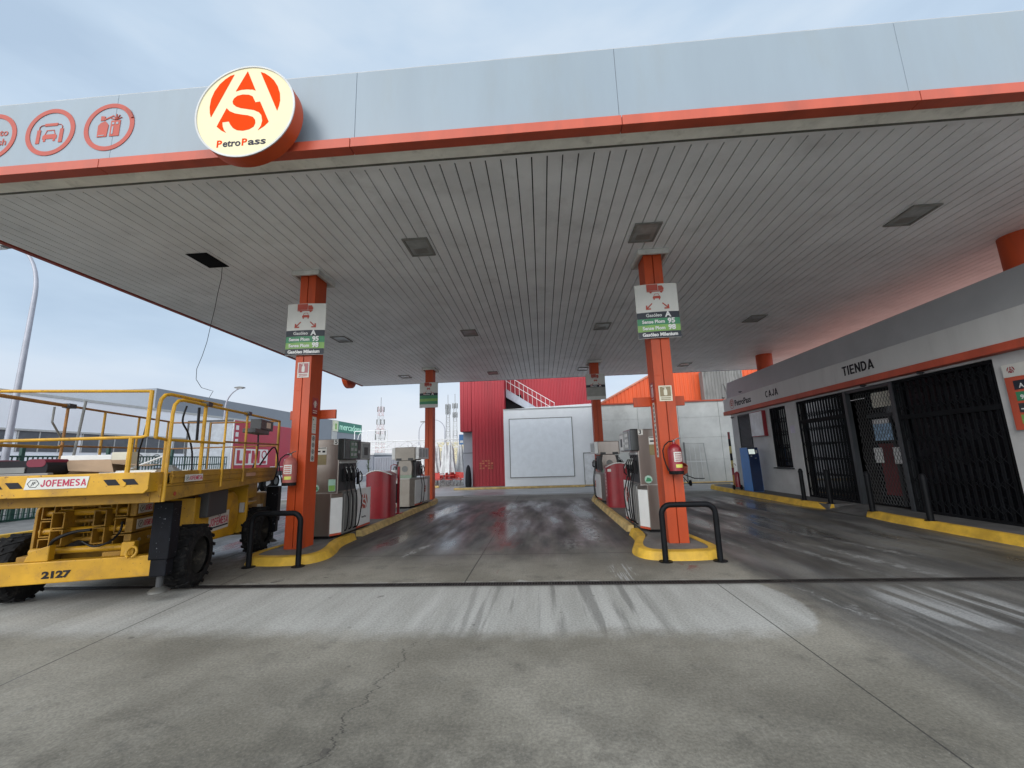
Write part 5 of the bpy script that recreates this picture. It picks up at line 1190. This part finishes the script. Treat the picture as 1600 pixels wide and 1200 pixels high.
tag(MB().box(-4.9, 14, 23.15, 25.2, -.01, .05).build('back_pavement', mat('pavement_grey', (.2, .2, .19), .8, var=.15)), kind='structure')

t = thing('orange_warehouse', 'orange corrugated warehouse with sloping roof behind the concrete wall', 'building', (0, 0, 0))
b = MB(); x = 4.0; prof = []
while x < 22:
    for a, d in ((0, 0), (.4, 0), (.5, -.04), (.9, -.04)): prof.append((x+a*.28, 30+d))
    x += .28
vs = []; fs = []
for xx, yy in prof: zt = min(5.1+(xx-4.0)*.53, 9.2); vs += [(xx, yy, 0), (xx, yy, zt)]
for i in range(len(prof)-1): fs.append((2*i, 2*i+2, 2*i+3, 2*i+1))
b.add(vs, fs); b.build('wall', M_ob, t)
b = MB(); b.prism([(3.9, 5.05), (11.8, 9.2), (22, 9.2), (22, 9.3), (11.75, 9.3), (3.88, 5.17)], (0, 29.9, 0), (1, 0, 0), (0, 0, 1), -10); b.build('roof_edge', mat('roof_edge_pale', (.55, .2, .12), .5), t)
t = thing('grey_roof_block', 'stained grey corrugated block standing before the orange warehouse', 'building', (0, 0, 0))
MB().box(11.3, 14.0, 29.2, 29.8, 0, 7.2).build('block', mat('stained_grey', (.25, .25, .24), .85, var=.2, scale=1, dirt=.85, dirtcol=(.07, .07, .065), streak=True), t)
b = MB(); x = 11.3
while x < 14: b.box(x, x+.06, 29.15, 29.2, 0, 7.15); x += .2
b.build('ribs', MATS['stained_grey'], t)

t = thing('metal_gate', 'white metal frame gate leaning against the concrete wall', 'gate', (7.7, 23.35, 0), rz=0)
b = MB(); b.tube([(0, 0, .0), (0, .1, 2.15), (1.05, .1, 2.12), (1.15, 0, .1), (0, 0, .12)], .03, 6); b.build('frame', M_lgrey, t)
b = MB()
for k in range(1, 4): b.tube([(.28*k, .02, .15), (.27*k, .1, 2.1)], .018, 5)
b.tube([(0, .05, 1.15), (1.1, .05, 1.15)], .018, 5); b.build('bars', M_wht, t); MB().tube([(0, -.02, .0), (.0, .08, 2.2)], .045, 8).build('post', M_grey, t)
t = thing('concrete_mixer', 'small orange machine with dark base partly hidden behind right front column', 'machine', (7.05, 22.2, 0))
b = MB(); b.lathe([(0, -.3), (.18, -.3), (.32, 0), (.2, .32), (.16, .32)], (0, 0, 0), n=20); o = b.build('drum', mat('mixer_orange', (.6, .12, .05), .5, dirt=.3), t, smooth=True); o.location = (0, 0, .8); o.rotation_euler = (R(35), R(20), 0)
b = MB(); b.tube([(-.3, -.2, .02), (0, 0, .5), (.3, -.2, .02)], .03, 6); b.tube([(0, .3, .02), (0, 0, .5)], .03, 6); b.tube([(.1, 0, .55), (.6, 0, .35), (1.1, 0, .33)], .025, 6); b.build('stand', M_blk, t)
for sg in (-1, 1): MB().cyl((sg*.32-.03, -.2, .14), (sg*.32+.03, -.2, .14), .14, n=18).build('wheel', M_rub, t)

# ------------------------------------------------------------------ background, centre left: terrace, masts, lamps
M_par = mat('parasol_cloth', (.72, .74, .74), .8, var=.12, scale=4)
def parasol(loc, h=2.8):
    t = thing('folded_parasol', 'closed white parasol standing among the red terrace chairs beyond the pumps', 'parasol', loc, group='closed white parasols on the terrace')
    c = MB(); n = 12; prof = [(.04, h), (.15, h-.25), (.20, h-.7), (.24, h-1.2), (.36, h-1.75), (.42, h-2.05)]
    vs = []; fs = []; m = len(prof)
    for k in range(n):
        a = 2*math.pi*k/n; w_ = 1.0 if k % 2 else .62
        for i, (r, z) in enumerate(prof): vs.append((r*w_*math.cos(a), r*w_*math.sin(a), z-(0 if k % 2 else -.05)))
    for k in range(n):
        for i in range(m-1): fs.append((k*m+i, ((k+1) % n)*m+i, ((k+1) % n)*m+i+1, k*m+i+1))
    c.add(vs, fs); c.build('cloth', M_par, t); MB().cyl((0, 0, .05), (0, 0, h+.06), .025, n=8).build('pole', M_lgrey, t); MB().box(-.25, .25, -.25, .25, 0, .06).build('base', M_lgrey, t); return t
M_ch = mat('chair_red', (.62, .06, .05), .45, var=.1)
def chair(loc, rz):
    t = thing('terrace_chair', 'red terrace chair with pale legs under the closed parasols beyond the pumps', 'chair', loc, rz=rz, group='red terrace chairs')
    MB().box(-.22, .22, -.22, .22, .43, .46).build('seat', M_ch, t)
    b = MB(); b.prism(rrect(-.22, .22, .5, .86, .08), (0, .22, 0), *FX, .03); b.build('backrest', M_ch, t)
    b = MB(); b.tube([(-.24, -.15, .66), (-.24, .2, .68)], .02, 6); b.tube([(.24, -.15, .66), (.24, .2, .68)], .02, 6); b.build('armrests', M_ch, t)
    for x in (-.2, .2):
        for y in (-.2, .2): MB().tube([(x, y, .43), (x*1.15, y*1.15, 0)], .014, 5).build('leg', M_lgrey, t)
    return t
def table(loc):
    t = thing('terrace_table', 'small pale terrace table among red chairs beyond the pumps', 'table', loc, group='terrace tables')
    MB().prism(circ(.36, 20), (0, 0, .72), (1, 0, 0), (0, 1, 0), .03).build('top', M_wht, t); MB().cyl((0, 0, .02), (0, 0, .72), .03, n=8).build('leg', M_lgrey, t); MB().box(-.22, .22, -.22, .22, 0, .03).build('base', M_lgrey, t)
    return t
random.seed(21)
P0 = parasol((-6.0, 27.2, 0)); C0 = chair((-5.6, 26.8, 0), 1.0); T0 = table((-6.3, 26.6, 0))
for i in range(15):
    c = copy_tree(P0); c.location = (-5.7-(i % 5)*.75-(i//5)*.35-random.uniform(-.25, .25)-(3.0 if i % 7 == 6 else 0), 28.0+(i//5)*2.6+random.uniform(-.5, .5), 0); c.rotation_euler[2] = random.uniform(0, 6)
for i in range(56):
    cx = -5.2-(i % 8)*.62-(i//8)*.35; cy = 26.0+(i//8)*.95
    c = copy_tree(C0); c.location = (cx+random.uniform(-.15, .15), cy+random.uniform(-.35, .35), 0); c.rotation_euler[2] = random.choice((0, 1.57, 3.14, 4.71))+random.uniform(-.4, .4)
for i in range(9):
    c = copy_tree(T0); c.location = (-7.2-(i % 5)*1.7-(i//5)*.7, 27.0+(i//5)*2.6, 0)
tag(MB().box(-16, -4.95, 25.9, 36, -.01, .02).build('terrace_floor', mat('terrace_paving', (.32, .32, .31), .7, var=.12)), kind='structure')
t = thing('terrace_kerb', 'short yellow kerb at the edge of the terrace beyond the left pumps', 'kerb', (-7.2, 25.3, 0)); MB().box(-3.5, .9, 0, .2, 0, .12).build('kerb', M_ykf, t, bevel=.02)
t = thing('dark_sack', 'dark slumped sack leaning on the corner of the red building', 'sack', (-4.35, 24.5, 0))
b = MB(); b.lathe([(0, 0), (.16, 0), (.19, .3), (.17, .8), (.12, 1.15), (.05, 1.3), (0, 1.32)], (0, 0, 0), n=14); b.build('sack', mat('sack_black', (.015, .016, .02), .6, bump=.5), t, smooth=True)

# truss pergola
t = thing('truss_pergola', 'white steel truss frame spanning above the terrace in the distance', 'pergola', (0, 36.5, 0))
b = MB(); xs = [-16.5+1.15*k for k in range(9)]
for z in (2.75, 3.45): b.tube([(xs[0], 0, z), (xs[-1], 0, z)], .05, 6)
for i, x in enumerate(xs):
    b.tube([(x, 0, 2.75), (x, 0, 3.45)], .035, 5)
    if i < len(xs)-1: b.tube([(x, 0, 2.75), (xs[i+1], 0, 3.45)], .03, 5); b.tube([(x, 0, 3.45), (xs[i+1], 0, 2.75)], .03, 5)
b.build('truss', M_wht, t)
for x in (xs[0], xs[4], xs[-1]): MB().box(x-.06, x+.06, -.06, .06, 0, 2.75).build('post', M_wht, t)
t = thing('arched_frame', 'thin pale rectangular frame with arches next to the supermarket corner', 'frame', (-17.2, 40, 0))
b = MB()
for z in (3.2, 4.7): b.tube([(-1.2, 0, z), (2.1, 0, z)], .04, 6)
for x in (-1.2, .1, 2.1): b.tube([(x, 0, 0), (x, 0, 4.7)], .04, 6)
for x0 in (-.9, .55, 1.35): b.tube([(x0+.3*(1-math.cos(R(a))), 0, 3.3+1.2*math.sin(R(a))) for a in range(0, 181, 20)], .03, 5)
b.build('frame', M_wht, t)
t = thing('site_container', 'blue grey box container behind the terrace', 'container', (-12.2, 33, 0)); MB().box(-1.3, .9, 0, 2, .05, 2.05).build('box', M_grw, t, bevel=.03)
ribs('cladding', -1.25, .85, .15, 1.95, -.005, M_grw, t, .2)
t = thing('low_white_building', 'low pale building behind the red bin on the left', 'building', (-19, 36, 0)); MB().box(-3, 4.2, 0, 5, 0, 2.3).build('wall', M_grw, t); MB().box(-3.1, 4.3, -.1, 5.1, 2.301, 2.45).build('roof', M_wht, t)
def yucca(loc, h, lab, n=60):
    t = thing('spiky_plant', lab, 'plant', loc); MB().tube([(0, 0, 0), (.03, 0, h*.5)], [.06, .04], 8).build('trunk', M_deckb, t)
    b = MB(); random.seed(int(loc[0]*-7))
    for k in range(n):
        a = random.uniform(0, 6.28); el = random.uniform(-.2, 1.4); l = random.uniform(.35, .6); d = Vector((math.cos(a)*math.cos(el), math.sin(a)*math.cos(el), math.sin(el))); s_ = Vector((-math.sin(a), math.cos(a), 0))*.025
        o = Vector((.03, 0, h*.5+random.uniform(0, h*.35))); b.add([o-s_, o+s_, o+d*l+Vector((0, 0, -.05))], [(0, 1, 2)])
    b.build('leaves', mat('yucca_green', (.07, .11, .045), .6, var=.3), t)
yucca((-13.0, 28.5, 0), 1.9, 'spiky green plant left of the blue grey container'); yucca((-12.1, 28.6, 0), 2.2, 'taller spiky green plant just left of the container'); yucca((-14.8, 27.5, 0), 1.3, 'low spiky green plant behind the left red bin')

def mast(loc, h, wd, lab, m1, m2, extra):
    t = thing('radio_mast', lab, 'mast', loc); nseg = 14
    for mi, m in ((0, m1), (1, m2)):
        b = MB()
        for k in range(nseg):
            if (k//2) % 2 != mi: continue
            z0, z1 = h*k/nseg, h*(k+1)/nseg; wa, wb = wd*(1-.5*z0/h)/2, wd*(1-.5*z1/h)/2
            cs = [(-1, -1), (1, -1), (1, 1), (-1, 1)]
            for i, (sx, sy) in enumerate(cs):
                tx, ty = cs[(i+1) % 4]
                b.tube([(sx*wa, sy*wa, z0), (sx*wb, sy*wb, z1)], .026, 4); b.tube([(sx*wa, sy*wa, z0), (tx*wb, ty*wb, z1)], .015, 4); b.tube([(sx*wa, sy*wa, z0), (tx*wa, ty*wa, z0)], .015, 4)
        b.build('lattice', m, t)
    b = MB()
    for z, r in extra:
        for k in range(4): a = R(90*k+20); b.box(r*math.cos(a)-.07, r*math.cos(a)+.07, r*math.sin(a)-.1, r*math.sin(a)+.1, z-.5, z+.5)
    b.tube([(0, 0, h), (0, 0, h+1.8)], .05, 5); b.build('antenna', M_grey, t)
mast((-31.6, 80, 0), 12.6, 1.5, 'red and white lattice radio mast left of the left rear column', mat('mast_red', (.5, .2, .18), .6), M_lgrey, ((7.5, .9), (6.5, .9), (9.5, .7), (12, .6)))
mast((-18.1, 80, 0), 12.6, 1.0, 'thin grey lattice mast, left one of the pair by the red building', M_grey, M_grey, ((12, .45), (11, .4)))
mast((-16.8, 80.5, 0), 12.8, 1.0, 'thin grey lattice mast, right one of the pair by the red building', M_lgrey, M_grey, ((12.2, .45), (10.4, .4)))
def street_lamp(loc, h, reach, lab, r=.09, az=0.0, lean=0):
    t = thing('street_lamp', lab, 'street lamp', loc, rz=az, group='street lamps')
    pts = [(0, 0, 0), (0, 0, h*.45), (0, 0, h*.80)]; rr = [r, r*.85, r*.65]
    for k in range(1, 11): a = R(9*k); pts.append((-reach*(1-math.cos(a)), 0, h*.80+h*.20*math.sin(a))); rr.append(r*(.65-.03*k))
    MB().tube(pts, rr, 12).build('pole', mat('galvanised', (.36, .37, .42), .45, metal=.3, var=.1), t, smooth=True)
    x = -reach; b = MB(); b.prism([(0, .05), (.3, .1), (.7, .06), (.78, 0), (.3, -.05), (0, -.04)], (x, .13, h), (-1, 0, 0), (0, 0, 1), -.26); b.build('lamp_head', M_grey, t, bevel=.02)
    MB().box(-reach-.65, -reach-.15, -.1, .1, h-.075, h-.052).build('lens', M_wht, t)
street_lamp((-16.75, 12.0, 0), 9.35, 1.35, 'big curved street lamp behind the lift, top touching the canopy corner', r=.10)
street_lamp((-24.1, 30, 0), 7.6, -1.4, 'curved street lamp seen above the lift railing, left of the left front column', az=0, r=.09)
street_lamp((-11.7, 50, 0), 6.55, 1.35, 'curved street lamp right of the left rear column', r=.09)
street_lamp((-14.9, 50, 0), 6.35, -.9, 'small curved street lamp just left of the left rear column', r=.08)
t = thing('cream_building', 'distant long cream building on the horizon behind the terrace', 'building', (-24, 95, 0)); MB().box(0, 12.5, 0, 8, 0, 5.5).build('wall', mat('cream_wall', (.62, .55, .36), .7), t); MB().box(-.1, 12.6, -.1, 8.1, 5.501, 5.8).build('parapet', mat('cream_light', (.68, .62, .45), .7), t)
for k in range(6): MB().box(.8+2*k, 1.9+2*k, -.02, .0, 2.2, 3.8).build('window', M_grey, t)
t = thing('blue_sign', 'small blue and white sign on the corner of the red building', 'sign', (-5.1, 25.6, 2.55)); MB().box(0, .3, 0, .05, 0, .62).build('plate', mat('sign_blue', (.08, .22, .48), .5), t); MB().box(.05, .25, -.004, -.001, .1, .25).build('white_mark', M_wht, t); MB().box(.29, .5, .02, .05, .3, .34).build('bracket', M_grey, t)

# ------------------------------------------------------------------ background, far left
M_whb = mat('store_white', (.78, .81, .85), .6, var=.05, scale=.2); M_sg = mat('store_grey', (.20, .225, .26), .5, var=.05, scale=.2)
t = thing('supermarket', 'long grey and white supermarket with dark window band and green mercadona lettering', 'building', (0, 0, 0))
MB().box(-70, -32, 32.1, 72.3, 0, 8.3).build('grey_block', M_sg, t)
MB().box(-70, -31.6, 6, 47, 0, 6.5).build('white_block', M_whb, t); MB().box(-31.62, -31.55, 6, 47, 6.38, 6.55).build('roof_trim', M_lgrey, t)
MB().box(-31.98, -31.85, 47.05, 72.3, 0, 5.0).build('lower_wall', M_whb, t)
for k in range(9):
    y0 = 12.2+k*3.6
    w_ = MB().box(-31.6, -31.57, y0, y0+3.3, 2.9, 4.15).build('window', mat('window_grey', (.09, .10, .115), .3), t)
    f = MB(); 
    for q in (0, 1.1, 2.2, 3.24): f.box(-31.569, -31.54, y0+q, y0+q+.06, 2.9, 4.15)
    f.build('mullion', M_lgrey, w_)
MB().box(-31.59, -31.45, 6, 47, 4.16, 4.28).build('ledge', M_lgrey, t)
MB().box(-31.99, -31.9, 61.6, 63.2, 5.0, 8.32).build('light_strip', M_lgrey, t); MB().box(-31.899, -31.8, 61.8, 63.3, 6.6, 8.2).build('logo_tile', mat('logo_cream', (.65, .68, .5), .5), t)
MB().box(-31.79, -31.77, 62.3, 62.8, 6.9, 7.8).build('logo_mark', M_lgreen, t)
MB().box(-31.99, -31.93, 63.6, 72.2, 6.55, 8.28).build('sign_board', mat('sign_teal', (.04, .20, .15), .5), t)
text('mercadona', 1.5, (-31.92, 67.9, 7.4), *FE, mat('letter_mint', (.5, .8, .65), .5, emit=(.4, .9, .7), es=.15), t, bold=.0, ext=.05, width=7.9)
for i, y in enumerate((29.8, 31.3)):
    a = thing('air_conditioner', 'white air conditioning unit on the supermarket wall, %s of two' % ('left' if i == 0 else 'right'), 'air conditioner', (-31.5, y, 1.9)); MB().box(0, .5, 0, 1.1, 0, 1.0).build('case', M_wht, a, bevel=.03)
    q = MB(); ring(q, .4, .34, (.502, .5, .5), *FE, .02, 24); ring(q, .2, .15, (.502, .5, .5), *FE, .02, 20); q.build('fan_grille', M_grey, a)

t = thing('green_fence', 'dark green picket fence along the street behind the scissor lift', 'fence', (-17, 0, 0))
b = MB(); y = 8.0
while y < 21.6: b.box(-.012, .012, y, y+.035, .12, 2.12); y += .14
b.build('pickets', M_gf, t); b = MB()
for z in (.12, 1.75, 2.12): b.box(-.03, .03, 8, 21.6, z, z+.05)
b.build('rail', M_gf, t)
for y in (9.9, 12.6, 15.35, 18.2, 21.3): MB().box(-.05, .05, y-.05, y+.05, 0, 2.5).build('post', M_gf, t)
b = MB(); y = 8.0
while y < 21.6: b.box(.04, .045, y, y+.02, .1, 1.0); y += .07
for z in (.1, .3, .5, .7, .95): b.box(.046, .05, 8, 21.6, z, z+.02)
b.build('lower_mesh', M_gf, t)
tag(MB().prism([(-17.4, 6), (-13.7, 6), (-13.7, 19), (-17.4, 19)], (0, 0, 0), (1, 0, 0), (0, 1, 0), .10).build('left_pavement', mat('left_pavement', (.2, .195, .185), .8, var=.2, dirt=.3)), kind='structure')
t = thing('left_kerb', 'yellow kerb of the pavement in front of the green fence', 'kerb', (-13.6, 0, 0)); MB().box(0, .18, 6, 19, 0, .115).build('kerb', M_yk, t, bevel=.02)
for i, y in enumerate((20.3, 21.1)):
    a = thing('wheelie_bin', 'dark green wheeled bin at the end of the green fence, %s one' % ('nearer' if i == 0 else 'farther'), 'bin', (-16.3+.2*i, y, 0)); MB().prism([(-.28, .1), (.28, .1), (.34, 1.25), (-.34, 1.25)], (0, 0, 0), (0, 1, 0), (0, 0, 1), .6).build('body', M_gf, a, bevel=.03); MB().box(-.05, .65, -.36, .36, 1.26, 1.34).build('lid', M_gf, a, bevel=.02)

# articulated trailer
A = Vector((-17.1, 22.0)); B = Vector((-17.8, 30.5)); d = (B-A).normalized(); L2 = 9.4
t = thing('truck_trailer', 'red lorry trailer with white LTM panel parked behind the lift', 'lorry', (A.x, A.y, 0), rz=math.atan2(d.y, d.x)-math.pi/2)
MB().box(-2.5, 0, 0.05, L2, 1.25, 4.2).build('red_body', mat('trailer_red', (.42, .02, .05), .45, var=.06, scale=.6), t, bevel=.03)
MB().box(-2.48, -.02, -.02, .049, 1.25, 4.16).build('end_door', mat('trailer_white', (.36, .39, .43), .5, dirt=.2), t, bevel=.01)
f = MB()
for q in ((-2.5, .0, 4.12, 4.21), (-2.5, -2.42, 1.2, 4.2), (-1.3, -1.22, 1.3, 4.1)): f.box(q[0], q[1], -.05, -.021, q[2], q[3])
f.build('door_frame', M_dgrey, t)
MB().box(-.03, .014, .0, .09, 1.2, 4.2).build('corner_post', M_wht, t)
MB().box(.001, .012, .35, 3.55, 1.7, 2.62).build('logo_panel', M_wht, t)
caps('LTM', .75, (.013, 1.6, 2.16), *FE, MATS['trailer_red'], t, 2.2, ext=.01, t=.26)
q = MB(); ring(q, .27, .19, (.013, 3.15, 2.3), *FE, .01, 24); q.box(.013, .02, 2.92, 3.4, 1.75, 1.93); q.build('logo_mark', MATS['trailer_red'], t)
for k in range(3): MB().box(.001, .01, .25, .5, 2.9+.38*k, 3.15+.38*k).build('white_mark', M_wht, t)
MB().box(.001, .012, 3.9, 9.2, 1.5, 1.56).build('white_line', M_wht, t); MB().box(.001, .012, 5.6, 9.2, 1.95, 2.02).build('white_line', M_wht, t)
MB().box(-2.4, -.1, .2, L2-.2, .95, 1.22).build('underframe', M_dgrey, t)
for y in (1.6, 2.9, 4.2, 8.4):
    for x in (-2.15, -.35): w_ = MB().cyl((x-.15, y, .5), (x+.15, y, .5), .5, n=24).build('wheel', M_rub, t); MB().cyl((x-.16, y, .5), (x+.165, y, .5), .25, n=16).build('rim', M_lgrey, w_)

t = thing('side_sign', 'red round sign drum hanging under the far left edge of the canopy', 'sign', (-9.0, 19.0, 5.75))
b = MB(); b.lathe([(0, -.22), (.60, -.22), (.60, 0), (0, 0)], (0, 0, 0), 'X', 48); b.build('drum', M_or, t, smooth=True)
MB().prism(circ(.58, 48), (-.222, 0, 0), *FW, .004).build('face', M_litc, t); MB().box(0, .12, -.1, .1, -.2, .2).build('bracket', M_seam, t)
